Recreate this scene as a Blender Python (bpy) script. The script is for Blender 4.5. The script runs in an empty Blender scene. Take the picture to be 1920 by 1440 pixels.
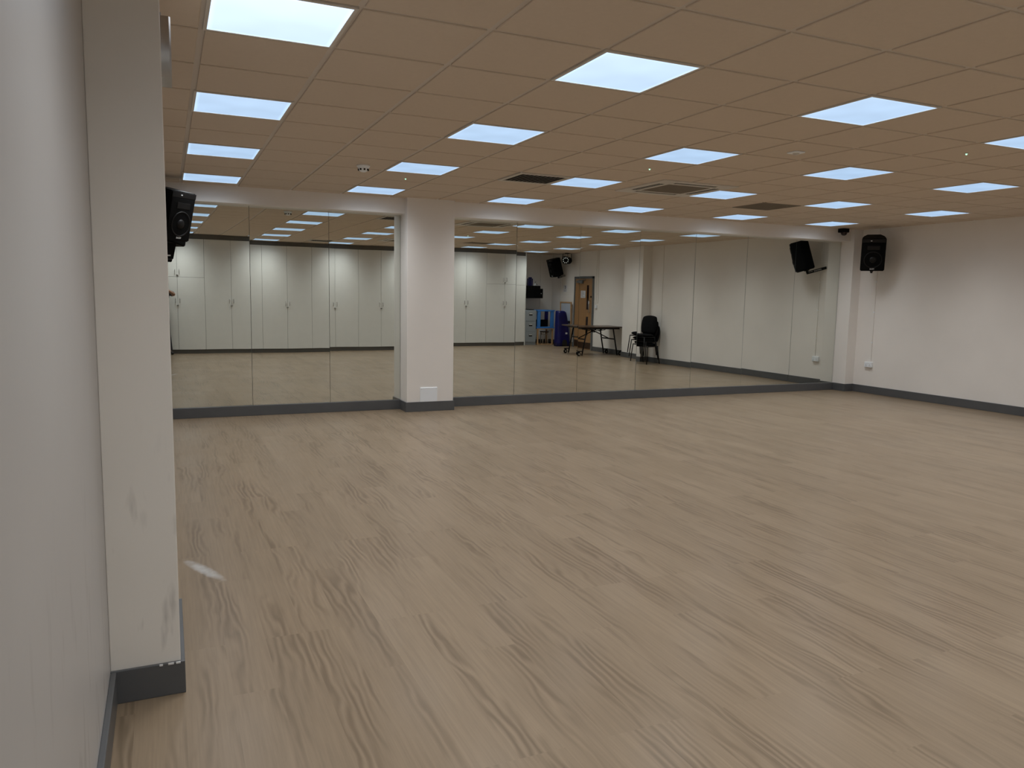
import bpy, bmesh, math, random
from mathutils import Vector, Matrix, Euler
random.seed(7)
PI = math.pi
S = bpy.context.scene
COL = S.collection

# ------------------------------------------------------------------ room dimensions (metres, floor z = 0)
H = 2.715                       # ceiling tile face
XL, XR = -0.415, 10.5           # left wall, right wall
YM, YW = 6.42, 6.45             # mirror glass, wall behind the mirrors
YC, YB = -3.85, -4.65           # cupboard fronts, back wall

# ------------------------------------------------------------------ materials
def nodes(name):
    m = bpy.data.materials.new(name); m.use_nodes = True
    nt = m.node_tree
    return m, nt, nt.nodes, nt.links, nt.nodes['Principled BSDF']

def coords(N, L, scale=(1, 1, 1), rot=(0, 0, 0), kind='Object'):
    tc = N.new('ShaderNodeTexCoord'); mp = N.new('ShaderNodeMapping')
    mp.inputs['Scale'].default_value = scale; mp.inputs['Rotation'].default_value = rot
    L.new(tc.outputs[kind], mp.inputs['Vector'])
    return mp.outputs['Vector']

def plain(name, col, rough=0.5, metal=0.0, var=0.06, vscale=6.0, bump=0.0, bscale=80.0, spec=0.5):
    """a paint/plastic/metal with slight procedural mottling and optional fine bump"""
    m, nt, N, L, B = nodes(name)
    B.inputs['Roughness'].default_value = rough; B.inputs['Metallic'].default_value = metal
    B.inputs['Specular IOR Level'].default_value = spec
    v = coords(N, L)
    n = N.new('ShaderNodeTexNoise'); n.inputs['Scale'].default_value = vscale; n.inputs['Detail'].default_value = 4
    L.new(v, n.inputs['Vector'])
    r = N.new('ShaderNodeMapRange'); r.inputs[1].default_value = 0.3; r.inputs[2].default_value = 0.7
    r.inputs[3].default_value = 1 - var; r.inputs[4].default_value = 1 + var
    L.new(n.outputs['Fac'], r.inputs[0])
    mx = N.new('ShaderNodeVectorMath'); mx.operation = 'SCALE'; mx.inputs[0].default_value = col[:3]
    L.new(r.outputs[0], mx.inputs['Scale']); L.new(mx.outputs[0], B.inputs['Base Color'])
    if bump:
        n2 = N.new('ShaderNodeTexNoise'); n2.inputs['Scale'].default_value = bscale; n2.inputs['Detail'].default_value = 3
        L.new(v, n2.inputs['Vector'])
        b = N.new('ShaderNodeBump'); b.inputs['Strength'].default_value = bump; b.inputs['Distance'].default_value = 0.004
        L.new(n2.outputs['Fac'], b.inputs['Height']); L.new(b.outputs[0], B.inputs['Normal'])
    return m

def wall_paint(name, col, smudge=0.0):
    m, nt, N, L, B = nodes(name)
    B.inputs['Roughness'].default_value = 0.42; B.inputs['Specular IOR Level'].default_value = 0.35
    v = coords(N, L)
    n = N.new('ShaderNodeTexNoise'); n.inputs['Scale'].default_value = 1.3; n.inputs['Detail'].default_value = 5
    L.new(v, n.inputs['Vector'])
    r = N.new('ShaderNodeMapRange'); r.inputs[1].default_value = 0.3; r.inputs[2].default_value = 0.7
    r.inputs[3].default_value = 0.97; r.inputs[4].default_value = 1.03
    L.new(n.outputs['Fac'], r.inputs[0])
    mx = N.new('ShaderNodeVectorMath'); mx.operation = 'SCALE'; mx.inputs[0].default_value = col[:3]
    L.new(r.outputs[0], mx.inputs['Scale'])
    out = mx.outputs[0]
    if smudge:
        # rubbed scuff streaks low on the wall, each with its own shape
        v2 = coords(N, L, (7, 7, 1.6), (0.0, 0.35, 0.0))
        s = N.new('ShaderNodeTexNoise'); s.inputs['Scale'].default_value = 2.4; s.inputs['Detail'].default_value = 3
        L.new(v2, s.inputs['Vector'])
        rr = N.new('ShaderNodeMapRange'); rr.inputs[1].default_value = 0.6; rr.inputs[2].default_value = 0.78
        rr.inputs[3].default_value = 0; rr.inputs[4].default_value = smudge
        L.new(s.outputs['Fac'], rr.inputs[0])
        sp = N.new('ShaderNodeSeparateXYZ'); L.new(coords(N, L), sp.inputs[0])
        lo = N.new('ShaderNodeMapRange'); lo.inputs[1].default_value = 1.1; lo.inputs[2].default_value = 0.5
        lo.inputs[3].default_value = 0; lo.inputs[4].default_value = 1
        L.new(sp.outputs['Z'], lo.inputs[0])
        mu = N.new('ShaderNodeMath'); mu.operation = 'MULTIPLY'
        L.new(rr.outputs[0], mu.inputs[0]); L.new(lo.outputs[0], mu.inputs[1])
        mm = N.new('ShaderNodeMix'); mm.data_type = 'RGBA'
        L.new(mu.outputs[0], mm.inputs['Factor']); L.new(out, mm.inputs['A']); mm.inputs['B'].default_value = (0.2, 0.18, 0.16, 1)
        out = mm.outputs['Result']
    L.new(out, B.inputs['Base Color'])
    n2 = N.new('ShaderNodeTexNoise'); n2.inputs['Scale'].default_value = 140; n2.inputs['Detail'].default_value = 2
    L.new(v, n2.inputs['Vector'])
    b = N.new('ShaderNodeBump'); b.inputs['Strength'].default_value = 0.06; b.inputs['Distance'].default_value = 0.002
    L.new(n2.outputs['Fac'], b.inputs['Height']); L.new(b.outputs[0], B.inputs['Normal'])
    return m

def floor_mat():
    m, nt, N, L, B = nodes('oak_plank_vinyl')
    tc = N.new('ShaderNodeTexCoord')
    sp = N.new('ShaderNodeSeparateXYZ'); L.new(tc.outputs['Object'], sp.inputs[0])
    cb = N.new('ShaderNodeCombineXYZ'); L.new(sp.outputs['Y'], cb.inputs['X']); L.new(sp.outputs['X'], cb.inputs['Y'])
    br = N.new('ShaderNodeTexBrick'); br.inputs['Scale'].default_value = 1
    br.inputs['Brick Width'].default_value = 1.23; br.inputs['Row Height'].default_value = 0.167
    br.inputs['Mortar Size'].default_value = 0.0; br.offset = 0.37; br.offset_frequency = 3
    br.inputs['Color1'].default_value = (0, 0, 0, 1); br.inputs['Color2'].default_value = (1, 1, 1, 1)
    L.new(cb.outputs[0], br.inputs['Vector'])
    # per plank shift of the grain
    ad = N.new('ShaderNodeVectorMath'); ad.operation = 'MULTIPLY_ADD'
    L.new(br.outputs['Color'], ad.inputs[0]); ad.inputs[1].default_value = (7.3, 11.7, 3.1); L.new(tc.outputs['Object'], ad.inputs[2])
    def mapped(sc):
        mp = N.new('ShaderNodeMapping'); mp.inputs['Scale'].default_value = sc; L.new(ad.outputs[0], mp.inputs['Vector']); return mp.outputs[0]
    fine = N.new('ShaderNodeTexNoise'); fine.inputs['Scale'].default_value = 1; fine.inputs['Detail'].default_value = 5
    fine.inputs['Roughness'].default_value = 0.65
    L.new(mapped((75, 2.2, 1)), fine.inputs['Vector'])
    cath = N.new('ShaderNodeTexWave'); cath.wave_type = 'BANDS'; cath.bands_direction = 'X'
    cath.inputs['Scale'].default_value = 2.4; cath.inputs['Distortion'].default_value = 15
    cath.inputs['Detail'].default_value = 2.5; cath.inputs['Detail Scale'].default_value = 0.85; cath.inputs['Detail Roughness'].default_value = 0.55
    L.new(mapped((3.4, 0.75, 1)), cath.inputs['Vector'])
    patch = N.new('ShaderNodeTexNoise'); patch.inputs['Scale'].default_value = 1; patch.inputs['Detail'].default_value = 2
    L.new(mapped((7.5, 1.0, 1)), patch.inputs['Vector'])
    pr = N.new('ShaderNodeMapRange'); pr.inputs[1].default_value = 0.46; pr.inputs[2].default_value = 0.64; pr.inputs[3].default_value = 0.04; pr.inputs[4].default_value = 0.55
    L.new(patch.outputs['Fac'], pr.inputs[0])
    base = N.new('ShaderNodeMix'); base.data_type = 'RGBA'
    base.inputs['A'].default_value = FLOOR_A; base.inputs['B'].default_value = FLOOR_B
    L.new(br.outputs['Color'], base.inputs['Factor'])
    g = N.new('ShaderNodeMix'); g.data_type = 'RGBA'; g.blend_type = 'MULTIPLY'
    fr = N.new('ShaderNodeMapRange'); fr.inputs[1].default_value = 0.35; fr.inputs[2].default_value = 0.65; fr.inputs[3].default_value = 0.89; fr.inputs[4].default_value = 1.06
    L.new(fine.outputs['Fac'], fr.inputs[0])
    L.new(base.outputs['Result'], g.inputs['A']); L.new(fr.outputs[0], g.inputs['B']); g.inputs['Factor'].default_value = 1
    c2 = N.new('ShaderNodeMath'); c2.operation = 'MULTIPLY'; L.new(cath.outputs['Fac'], c2.inputs[0]); L.new(pr.outputs[0], c2.inputs[1])
    d = N.new('ShaderNodeMix'); d.data_type = 'RGBA'; L.new(c2.outputs[0], d.inputs['Factor'])
    L.new(g.outputs['Result'], d.inputs['A']); d.inputs['B'].default_value = (FLOOR_A[0]*0.42, FLOOR_A[1]*0.38, FLOOR_A[2]*0.33, 1)
    out = d.outputs['Result']
    def mathn(op, a, b):
        n = N.new('ShaderNodeMath'); n.operation = op
        for i, q in enumerate((a, b)):
            if hasattr(q, 'node'): L.new(q, n.inputs[i])
            else: n.inputs[i].default_value = q
        return n.outputs[0]
    # hot-weld seam of the vinyl sheet
    sx = mathn('ABSOLUTE', mathn('SUBTRACT', sp.outputs['X'], 1.62), 0)
    seam = mathn('MULTIPLY', mathn('LESS_THAN', sx, 0.0016), 0.5)
    d2 = N.new('ShaderNodeMix'); d2.data_type = 'RGBA'; L.new(seam, d2.inputs['Factor']); L.new(out, d2.inputs['A']); d2.inputs['B'].default_value = (0.1, 0.075, 0.05, 1)
    out = d2.outputs['Result']
    # pale slanted patch mixed into the floor colour beside the left pillar
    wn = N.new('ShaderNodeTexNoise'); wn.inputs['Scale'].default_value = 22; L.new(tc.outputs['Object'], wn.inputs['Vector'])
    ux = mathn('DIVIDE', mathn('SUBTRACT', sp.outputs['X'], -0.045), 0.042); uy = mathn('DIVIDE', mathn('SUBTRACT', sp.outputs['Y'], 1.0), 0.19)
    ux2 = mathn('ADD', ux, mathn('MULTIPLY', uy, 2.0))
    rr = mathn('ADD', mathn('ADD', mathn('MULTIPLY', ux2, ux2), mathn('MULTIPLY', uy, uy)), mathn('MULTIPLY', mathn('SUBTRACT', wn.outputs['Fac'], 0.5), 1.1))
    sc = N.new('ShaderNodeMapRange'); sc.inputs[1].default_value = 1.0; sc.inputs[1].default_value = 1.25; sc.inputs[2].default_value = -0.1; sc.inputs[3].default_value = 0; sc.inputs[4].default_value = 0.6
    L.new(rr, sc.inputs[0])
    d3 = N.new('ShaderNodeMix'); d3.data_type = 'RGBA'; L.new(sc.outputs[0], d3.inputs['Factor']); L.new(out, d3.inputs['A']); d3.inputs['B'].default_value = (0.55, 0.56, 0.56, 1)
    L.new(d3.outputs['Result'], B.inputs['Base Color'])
    big = N.new('ShaderNodeTexNoise'); big.inputs['Scale'].default_value = 1.1; big.inputs['Detail'].default_value = 4; L.new(tc.outputs['Object'], big.inputs['Vector'])
    ro = N.new('ShaderNodeMapRange'); ro.inputs[1].default_value = 0.3; ro.inputs[2].default_value = 0.7; ro.inputs[3].default_value = 0.34; ro.inputs[4].default_value = 0.44
    L.new(big.outputs['Fac'], ro.inputs[0]); L.new(ro.outputs[0], B.inputs['Roughness'])
    B.inputs['Specular IOR Level'].default_value = 0.38
    B.inputs['Coat Weight'].default_value = 0.22; B.inputs['Coat Roughness'].default_value = 0.2; B.inputs['Coat IOR'].default_value = 1.5
    b = N.new('ShaderNodeBump'); b.inputs['Strength'].default_value = 0.12; b.inputs['Distance'].default_value = 0.0015
    L.new(fine.outputs['Fac'], b.inputs['Height']); L.new(b.outputs[0], B.inputs['Normal'])
    return m

def wood(name, col, rough=0.45, sc=(3, 3, 0.6)):
    m, nt, N, L, B = nodes(name)
    v = coords(N, L, (sc[0]*6, sc[1]*6, sc[2]*6))
    n = N.new('ShaderNodeTexNoise'); n.inputs['Scale'].default_value = 1.5; n.inputs['Detail'].default_value = 6; n.inputs['Distortion'].default_value = 0.6
    L.new(v, n.inputs['Vector'])
    mm = N.new('ShaderNodeMix'); mm.data_type = 'RGBA'; L.new(n.outputs['Fac'], mm.inputs['Factor'])
    mm.inputs['A'].default_value = tuple(c*0.75 for c in col[:3]) + (1,); mm.inputs['B'].default_value = tuple(min(1, c*1.2) for c in col[:3]) + (1,)
    L.new(mm.outputs['Result'], B.inputs['Base Color']); B.inputs['Roughness'].default_value = rough
    return m

def lamp_mat():
    """LED panel with a micro-prismatic diffuser: strong downward lobe, dim bluish glow at grazing angles"""
    m, nt, N, L, B = nodes('led_diffuser')
    N.remove(B)
    e = N.new('ShaderNodeEmission')
    ge = N.new('ShaderNodeNewGeometry')
    dt = N.new('ShaderNodeVectorMath'); dt.operation = 'DOT_PRODUCT'; L.new(ge.outputs['Incoming'], dt.inputs[0]); L.new(ge.outputs['Normal'], dt.inputs[1])
    ab = N.new('ShaderNodeMath'); ab.operation = 'ABSOLUTE'; L.new(dt.outputs['Value'], ab.inputs[0])
    pw = N.new('ShaderNodeMath'); pw.operation = 'POWER'; L.new(ab.outputs[0], pw.inputs[0]); pw.inputs[1].default_value = LOBE_K
    lobe = N.new('ShaderNodeVectorMath'); lobe.operation = 'SCALE'; lobe.inputs[0].default_value = LOBE_COL; L.new(pw.outputs[0], lobe.inputs['Scale'])
    v = coords(N, L)
    n = N.new('ShaderNodeTexNoise'); n.inputs['Scale'].default_value = 3.5; n.inputs['Detail'].default_value = 1; L.new(v, n.inputs['Vector'])
    r = N.new('ShaderNodeMapRange'); r.inputs[1].default_value = 0.3; r.inputs[2].default_value = 0.7; r.inputs[3].default_value = 0.93; r.inputs[4].default_value = 1.05
    L.new(n.outputs['Fac'], r.inputs[0])
    # light-guide edges glow a little more
    sp = N.new('ShaderNodeSeparateXYZ'); L.new(v, sp.inputs[0])
    mxs = []
    for ax in ('X', 'Y'):
        a = N.new('ShaderNodeMath'); a.operation = 'ABSOLUTE'; L.new(sp.outputs[ax], a.inputs[0]); mxs.append(a)
    mxx = N.new('ShaderNodeMath'); mxx.operation = 'MAXIMUM'; L.new(mxs[0].outputs[0], mxx.inputs[0]); L.new(mxs[1].outputs[0], mxx.inputs[1])
    ed = N.new('ShaderNodeMapRange'); ed.inputs[1].default_value = 0.255; ed.inputs[2].default_value = 0.279; ed.inputs[3].default_value = 1; ed.inputs[4].default_value = 1.3
    L.new(mxx.outputs[0], ed.inputs[0])
    mu = N.new('ShaderNodeMath'); mu.operation = 'MULTIPLY'; L.new(r.outputs[0], mu.inputs[0]); L.new(ed.outputs[0], mu.inputs[1])
    bs = N.new('ShaderNodeVectorMath'); bs.operation = 'SCALE'; bs.inputs[0].default_value = BASE_COL; L.new(mu.outputs[0], bs.inputs['Scale'])
    sm = N.new('ShaderNodeVectorMath'); sm.operation = 'ADD'; L.new(bs.outputs[0], sm.inputs[0]); L.new(lobe.outputs[0], sm.inputs[1])
    L.new(sm.outputs[0], e.inputs['Color']); e.inputs['Strength'].default_value = 1
    L.new(e.outputs[0], N['Material Output'].inputs['Surface'])
    return m

FLOOR_A = (0.228, 0.166, 0.106, 1); FLOOR_B = (0.256, 0.189, 0.123, 1)
LOBE_K = 3.6
LOBE_COL = (26.6, 27.4, 28.0)
BASE_COL = (0.44, 0.62, 0.86)

def glow(name, col, s):
    m, nt, N, L, B = nodes(name)
    B.inputs['Base Color'].default_value = col + (1,); B.inputs['Emission Color'].default_value = col + (1,); B.inputs['Emission Strength'].default_value = s
    return m
M = {}
M['wall'] = wall_paint('cream_wall_paint', (0.865, 0.828, 0.785))
M['wall_scuffed_dimmed'] = wall_paint('scuffed_dimmed_cream_wall_paint', (0.52, 0.505, 0.49), 0.5)  # scuffs, plus a base colour darkened to stand for dimmer light on the left wall
M['pier'] = wall_paint('scuffed_pillar_paint', (0.80, 0.76, 0.70), 0.5)
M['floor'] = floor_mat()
M['tile'] = plain('ceiling_tile', (0.66, 0.56, 0.455), 0.9, var=0.015, vscale=40, bump=0.25, bscale=260, spec=0.1)
M['tbar'] = plain('ceiling_grid_bar', (0.62, 0.55, 0.48), 0.5, var=0.02)
M['skirting'] = plain('grey_gloss_skirting', (0.095, 0.098, 0.102), 0.35, var=0.05)
M['mirror'] = None
def mirror_mat():
    m, nt, N, L, B = nodes('mirror_silvering')
    B.inputs['Metallic'].default_value = 1; B.inputs['Roughness'].default_value = 0
    n = N.new('ShaderNodeTexNoise'); n.inputs['Scale'].default_value = 0.8; L.new(coords(N, L), n.inputs['Vector'])
    mm = N.new('ShaderNodeMix'); mm.data_type = 'RGBA'; L.new(n.outputs['Fac'], mm.inputs['Factor'])
    mm.inputs['A'].default_value = (0.745, 0.765, 0.72, 1); mm.inputs['B'].default_value = (0.765, 0.785, 0.74, 1)
    L.new(mm.outputs['Result'], B.inputs['Base Color'])
    return m
M['mirror'] = mirror_mat()
M['glass_edge'] = plain('mirror_edge', (0.16, 0.2, 0.18), 0.3)
M['lamp'] = lamp_mat()
M['white_metal'] = plain('white_metal', (0.62, 0.58, 0.52), 0.45, var=0.02)
M['white_plastic'] = plain('white_plastic', (0.88, 0.92, 0.96), 0.35, var=0.02)
M['black'] = plain('black_plastic', (0.003, 0.003, 0.003), 0.6, var=0.2, spec=0.12)
M['black_cloth'] = plain('black_fabric', (0.008, 0.008, 0.009), 0.95, var=0.25, vscale=60, bump=0.3, bscale=500, spec=0.1)
M['grille_cloth'] = plain('black_grille', (0.002, 0.002, 0.002), 0.65, var=0.3, vscale=200, bump=0.4, bscale=700, spec=0.1)
M['black_metal'] = plain('black_metal', (0.007, 0.0065, 0.0065), 0.45, var=0.15, spec=0.25)
M['dark_hole'] = plain('dark_recess', (0.02, 0.016, 0.012), 0.9, var=0.1)
M['brown_grille'] = plain('return_grille', (0.30, 0.25, 0.19), 0.7, var=0.04)
M['steel'] = plain('brushed_steel', (0.50, 0.49, 0.48), 0.28, metal=1.0, var=0.05, vscale=30)
M['chrome'] = plain('chrome', (0.6, 0.6, 0.6), 0.18, metal=1.0, var=0.03)
M['door_white'] = plain('cupboard_white', (0.74, 0.74, 0.70), 0.38, var=0.015)
M['carcass'] = plain('cupboard_carcass', (0.16, 0.16, 0.15), 0.7)
M['fascia'] = plain('grey_fascia', (0.12, 0.115, 0.105), 0.45)
M['oak'] = wood('oak_veneer', (0.36, 0.20, 0.085))
M['pine'] = wood('pine', (0.55, 0.34, 0.17))
M['pale_wood'] = wood('pale_birch', (0.55, 0.47, 0.38))
M['dark_brown'] = wood('dark_brown_laminate', (0.05, 0.026, 0.014), 0.3)
M['door_grey'] = plain('grey_door_frame', (0.13, 0.14, 0.145), 0.4)
M['file_grey'] = plain('grey_steel_cabinet', (0.30, 0.33, 0.345), 0.4, var=0.03)
M['sky_blue'] = plain('blue_plastic', (0.05, 0.22, 0.60), 0.4, var=0.05)
M['navy'] = plain('navy_vinyl', (0.002, 0.003, 0.10), 0.45, var=0.2, vscale=9, bump=0.5, bscale=9)
M['board_white'] = plain('whiteboard', (0.55, 0.60, 0.68), 0.25, var=0.02)
M['paper'] = plain('paper', (0.75, 0.76, 0.80), 0.8, var=0.02)
M['ink'] = plain('ink', (0.03, 0.03, 0.035), 0.8)
M['dark_glass'] = plain('dark_vision_glass', (0.02, 0.010, 0.010), 0.1)
M['led'] = None
M['led'] = glow('green_indicator_led', (0.5, 1.0, 0.7), 1.2)
M['lens'] = glow('white_led_bulb', (0.9, 0.92, 0.9), 0.35)
M['badge'] = plain('silver_badge', (0.7, 0.7, 0.7), 0.4)
M['skin'] = plain('skin', (0.30, 0.17, 0.11), 0.5, var=0.05)
M['shirt'] = plain('grey_tshirt', (0.05, 0.052, 0.06), 0.9, var=0.1, bump=0.2)
M['trouser'] = plain('dark_trousers', (0.02, 0.022, 0.03), 0.9, var=0.1, bump=0.2)
M['hair'] = plain('dark_hair', (0.02, 0.014, 0.01), 0.6, var=0.3, vscale=50)
M['shoe'] = plain('black_shoe', (0.01, 0.01, 0.01), 0.4)

# ------------------------------------------------------------------ mesh helpers
def bx(bm, lo, hi, bev=0.0, mat=0, rot=None, seg=2):
    """axis-aligned box lo..hi (optionally transformed by matrix rot) with bevelled edges"""
    c = [(lo[i]+hi[i])/2 for i in range(3)]; s = [abs(hi[i]-lo[i]) for i in range(3)]
    t = bmesh.new(); bmesh.ops.create_cube(t, size=1)
    bmesh.ops.scale(t, vec=s, verts=t.verts)
    if bev: bmesh.ops.bevel(t, geom=t.edges[:], offset=min(bev, min(s)*0.45), segments=seg, affect='EDGES', profile=0.6)
    bmesh.ops.translate(t, vec=c, verts=t.verts)
    if rot is not None: bmesh.ops.transform(t, matrix=rot, verts=t.verts)
    merge(bm, t, mat)

def merge(bm, t, mat=0, smooth=None):
    mp = {}
    for v in t.verts: mp[v] = bm.verts.new(v.co)
    for f in t.faces:
        try: nf = bm.faces.new([mp[v] for v in f.verts])
        except ValueError: continue
        nf.material_index = mat; nf.smooth = f.smooth if smooth is None else smooth
    t.free()

def cyl(bm, a, b, r, r2=None, seg=20, mat=0, caps=True, smooth=True):
    a, b = Vector(a), Vector(b); d = b-a
    t = bmesh.new()
    bmesh.ops.create_cone(t, cap_ends=caps, segments=seg, radius1=r, radius2=r if r2 is None else r2, depth=d.length)
    q = Vector((0, 0, 1)).rotation_difference(d.normalized())
    bmesh.ops.transform(t, matrix=Matrix.Translation((a+b)/2) @ q.to_matrix().to_4x4(), verts=t.verts)
    for f in t.faces: f.smooth = smooth and len(f.verts) == 4
    merge(bm, t, mat)

def tube(bm, pts, r, seg=10, mat=0, closed=False):
    """round tube along a polyline, mitred"""
    P = [Vector(p) for p in pts]; n = len(P); rings = []
    up = None
    for i, p in enumerate(P):
        if closed: t = (P[(i+1) % n]-P[i-1]).normalized()
        else: t = (P[min(i+1, n-1)]-P[max(i-1, 0)]).normalized()
        if up is None:
            up = t.orthogonal().normalized()
        else:
            up = (up - t*up.dot(t))
            up = up.normalized() if up.length > 1e-6 else t.orthogonal().normalized()
        s = t.cross(up)
        rr = r[i] if isinstance(r, (list, tuple)) else r
        rings.append([bm.verts.new(p + (up*math.cos(2*PI*k/seg)+s*math.sin(2*PI*k/seg))*rr) for k in range(seg)])
    m = n if closed else n-1
    for i in range(m):
        A, B_ = rings[i], rings[(i+1) % n]
        for k in range(seg):
            f = bm.faces.new([A[k], A[(k+1) % seg], B_[(k+1) % seg], B_[k]]); f.smooth = True; f.material_index = mat
    if not closed:
        for R_, rev in ((rings[0], True), (rings[-1], False)):
            f = bm.faces.new(R_[::-1] if rev else R_); f.material_index = mat

def lathe(bm, prof, seg=24, M4=None, mat=0):
    """profile [(r,z)] turned about Z, then transformed"""
    M4 = M4 or Matrix()
    rings = []
    for r, z in prof:
        if r < 1e-5: rings.append([bm.verts.new(M4 @ Vector((0, 0, z)))])
        else: rings.append([bm.verts.new(M4 @ Vector((r*math.cos(2*PI*k/seg), r*math.sin(2*PI*k/seg), z))) for k in range(seg)])
    for A, B_ in zip(rings, rings[1:]):
        for k in range(seg):
            k2 = (k+1) % seg
            vs = [A[k % len(A)], A[k2 % len(A)], B_[k2 % len(B_)], B_[k % len(B_)]]
            u = []
            for v in vs:
                if v not in u: u.append(v)
            if len(u) > 2:
                f = bm.faces.new(u); f.smooth = True; f.material_index = mat

def prism(bm, poly, z0, z1, M4=None, mat=0, bev=0.0):
    """polygon [(x,y)] extruded z0..z1"""
    t = bmesh.new()
    vs = [t.verts.new((x, y, z0)) for x, y in poly]
    f = t.faces.new(vs)
    r = bmesh.ops.extrude_face_region(t, geom=[f])
    bmesh.ops.translate(t, vec=(0, 0, z1-z0), verts=[v for v in r['geom'] if isinstance(v, bmesh.types.BMVert)])
    bmesh.ops.recalc_face_normals(t, faces=t.faces)
    if bev: bmesh.ops.bevel(t, geom=t.edges[:], offset=bev, segments=2, affect='EDGES')
    if M4 is not None: bmesh.ops.transform(t, matrix=M4, verts=t.verts)
    merge(bm, t, mat)

def obj(name, bm, mats, parent=None, recalc=True):
    if recalc: bmesh.ops.recalc_face_normals(bm, faces=bm.faces)
    me = bpy.data.meshes.new(name); bm.to_mesh(me); bm.free()
    for m in (mats if isinstance(mats, (list, tuple)) else [mats]): me.materials.append(m)
    o = bpy.data.objects.new(name, me); COL.objects.link(o)
    if parent is not None: o.parent = parent
    return o

def tag(o, label, cat, group=None):
    o['label'] = label; o['category'] = cat
    if group: o['group'] = group
    return o

def thing(name, label, cat, loc=(0, 0, 0), rot=(0, 0, 0), group=None):
    o = bpy.data.objects.new(name, None); COL.objects.link(o)
    o.empty_display_size = 0.1
    o.location = loc; o.rotation_euler = rot
    return tag(o, label, cat, group)

def struct(name, bm, mats, parent=None):
    o = obj(name, bm, mats, parent)
    if parent is None: o['kind'] = 'structure'
    return o

def dup(root, loc, rot=None, label=None, group=None):
    r = root.copy(); COL.objects.link(r); r.location = loc
    if rot is not None: r.rotation_euler = rot
    if label: r['label'] = label
    if group: r['group'] = group
    for ch in list(root.children):
        c = ch.copy(); COL.objects.link(c); c.parent = r
        for g in list(ch.children):
            d = g.copy(); COL.objects.link(d); d.parent = c
    return r

def B0(): return bmesh.new()
def box_obj(name, lo, hi, mat, parent=None, bev=0.0):
    b = B0(); bx(b, lo, hi, bev); return obj(name, b, mat, parent)
def box_struct(name, lo, hi, mat, bev=0.0, label=None):
    b = B0(); bx(b, lo, hi, bev); o = struct(name, b, mat)
    return o
ORD = ['first', 'second', 'third', 'fourth', 'fifth', 'sixth', 'seventh']

# ------------------------------------------------------------------ floor, walls, pillars
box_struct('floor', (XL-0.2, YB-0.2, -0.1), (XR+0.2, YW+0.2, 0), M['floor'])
box_struct('wall_left', (XL-0.15, YB-0.15, 0), (XL, YW+0.15, H+0.1), M['wall_scuffed_dimmed'])
box_struct('wall_right', (XR, YB-0.15, 0), (XR+0.15, YW+0.15, H+0.1), M['wall'])
box_struct('wall_mirror_side', (XL-0.15, YW, 0), (XR+0.15, YW+0.15, H+0.1), M['wall'])
box_struct('wall_back', (XL-0.15, YB-0.15, 0), (XR+0.15, YB, H+0.1), M['wall'])

BBH = 0.124
def bb_profile_box(b, lo, hi):
    bx(b, lo, hi, 0.004)
b = B0(); bb_profile_box(b, (XL, YB, 0), (XL+0.02, YW, BBH)); struct('baseboard_left', b, M['skirting'])
b = B0(); bb_profile_box(b, (XL, 6.39, 0), (XR, YW, BBH)); struct('baseboard_mirror_side', b, M['skirting'])
b = B0(); bb_profile_box(b, (XR-0.02, -2.16, 0), (XR, YW, BBH)); bb_profile_box(b, (XR-0.02, YB, 0), (XR, -3.21, BBH)); struct('baseboard_right', b, M['skirting'])
b = B0(); bb_profile_box(b, (9.25, YB, 0), (XR, YB+0.02, BBH)); struct('baseboard_back', b, M['skirting'])

def pillar(name, x0, x1, y0, y1, skirt, mat, chips=()):
    b = B0(); bx(b, (x0, y0, 0), (x1, y1, H+0.01), 0.004); p = struct(name, b, mat)
    k = B0(); t = 0.015
    for lo, hi in skirt: bx(k, lo, hi, 0.003)
    obj('baseboard', k, M['skirting'], p)
    return p
t = 0.015
pl = pillar('pillar', XL, -0.178, -0.345, 0.275, [((XL, -0.345-t, 0), (-0.178+t, -0.345, BBH+0.002)), ((-0.178, -0.345, 0), (-0.178+t, 0.275, BBH+0.002)), ((XL, 0.275, 0), (-0.178+t, 0.275+t, BBH+0.002))], M['pier'])
# chipped top edge of that baseboard, bare filler showing
k = B0()
for x, w in ((-0.252, 0.012), (-0.222, 0.02), (-0.195, 0.016)):
    bx(k, (x, -0.3625, BBH-0.004), (x+w, -0.357, BBH+0.0028), 0.001)
o = obj('chip', k, M['badge'], pl); o['label'] = 'pale chipped paint on the baseboard edge'
pillar('pillar', 2.605, 3.236, 6.12, YW, [((2.605-t, 6.12-t, 0), (3.236+t, 6.12, BBH+0.002)), ((2.605-t, 6.12, 0), (2.605, 6.39, BBH+0.002)), ((3.236, 6.12, 0), (3.236+t, 6.39, BBH+0.002))], M['wall'])
pillar('pillar', 10.305, XR, 6.15, YW, [((10.305-t, 6.15-t, 0), (XR, 6.15, BBH+0.002)), ((10.305-t, 6.15, 0), (10.305, 6.39, BBH+0.002))], M['wall'])
pillar('pillar', 10.255, XR, -0.30, 0.57, [((10.255-t, -0.30-t, 0), (10.255, 0.57+t, BBH+0.002)), ((10.255, 0.57, 0), (XR, 0.57+t, BBH+0.002)), ((10.255, -0.30-t, 0), (XR, -0.30, BBH+0.002))], M['wall'])
# boxed-in beam above the mirrors
b = B0(); bx(b, (XL, 6.225, 2.522), (10.305, YW, H+0.01), 0.003); struct('beam', b, M['wall'])

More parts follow.
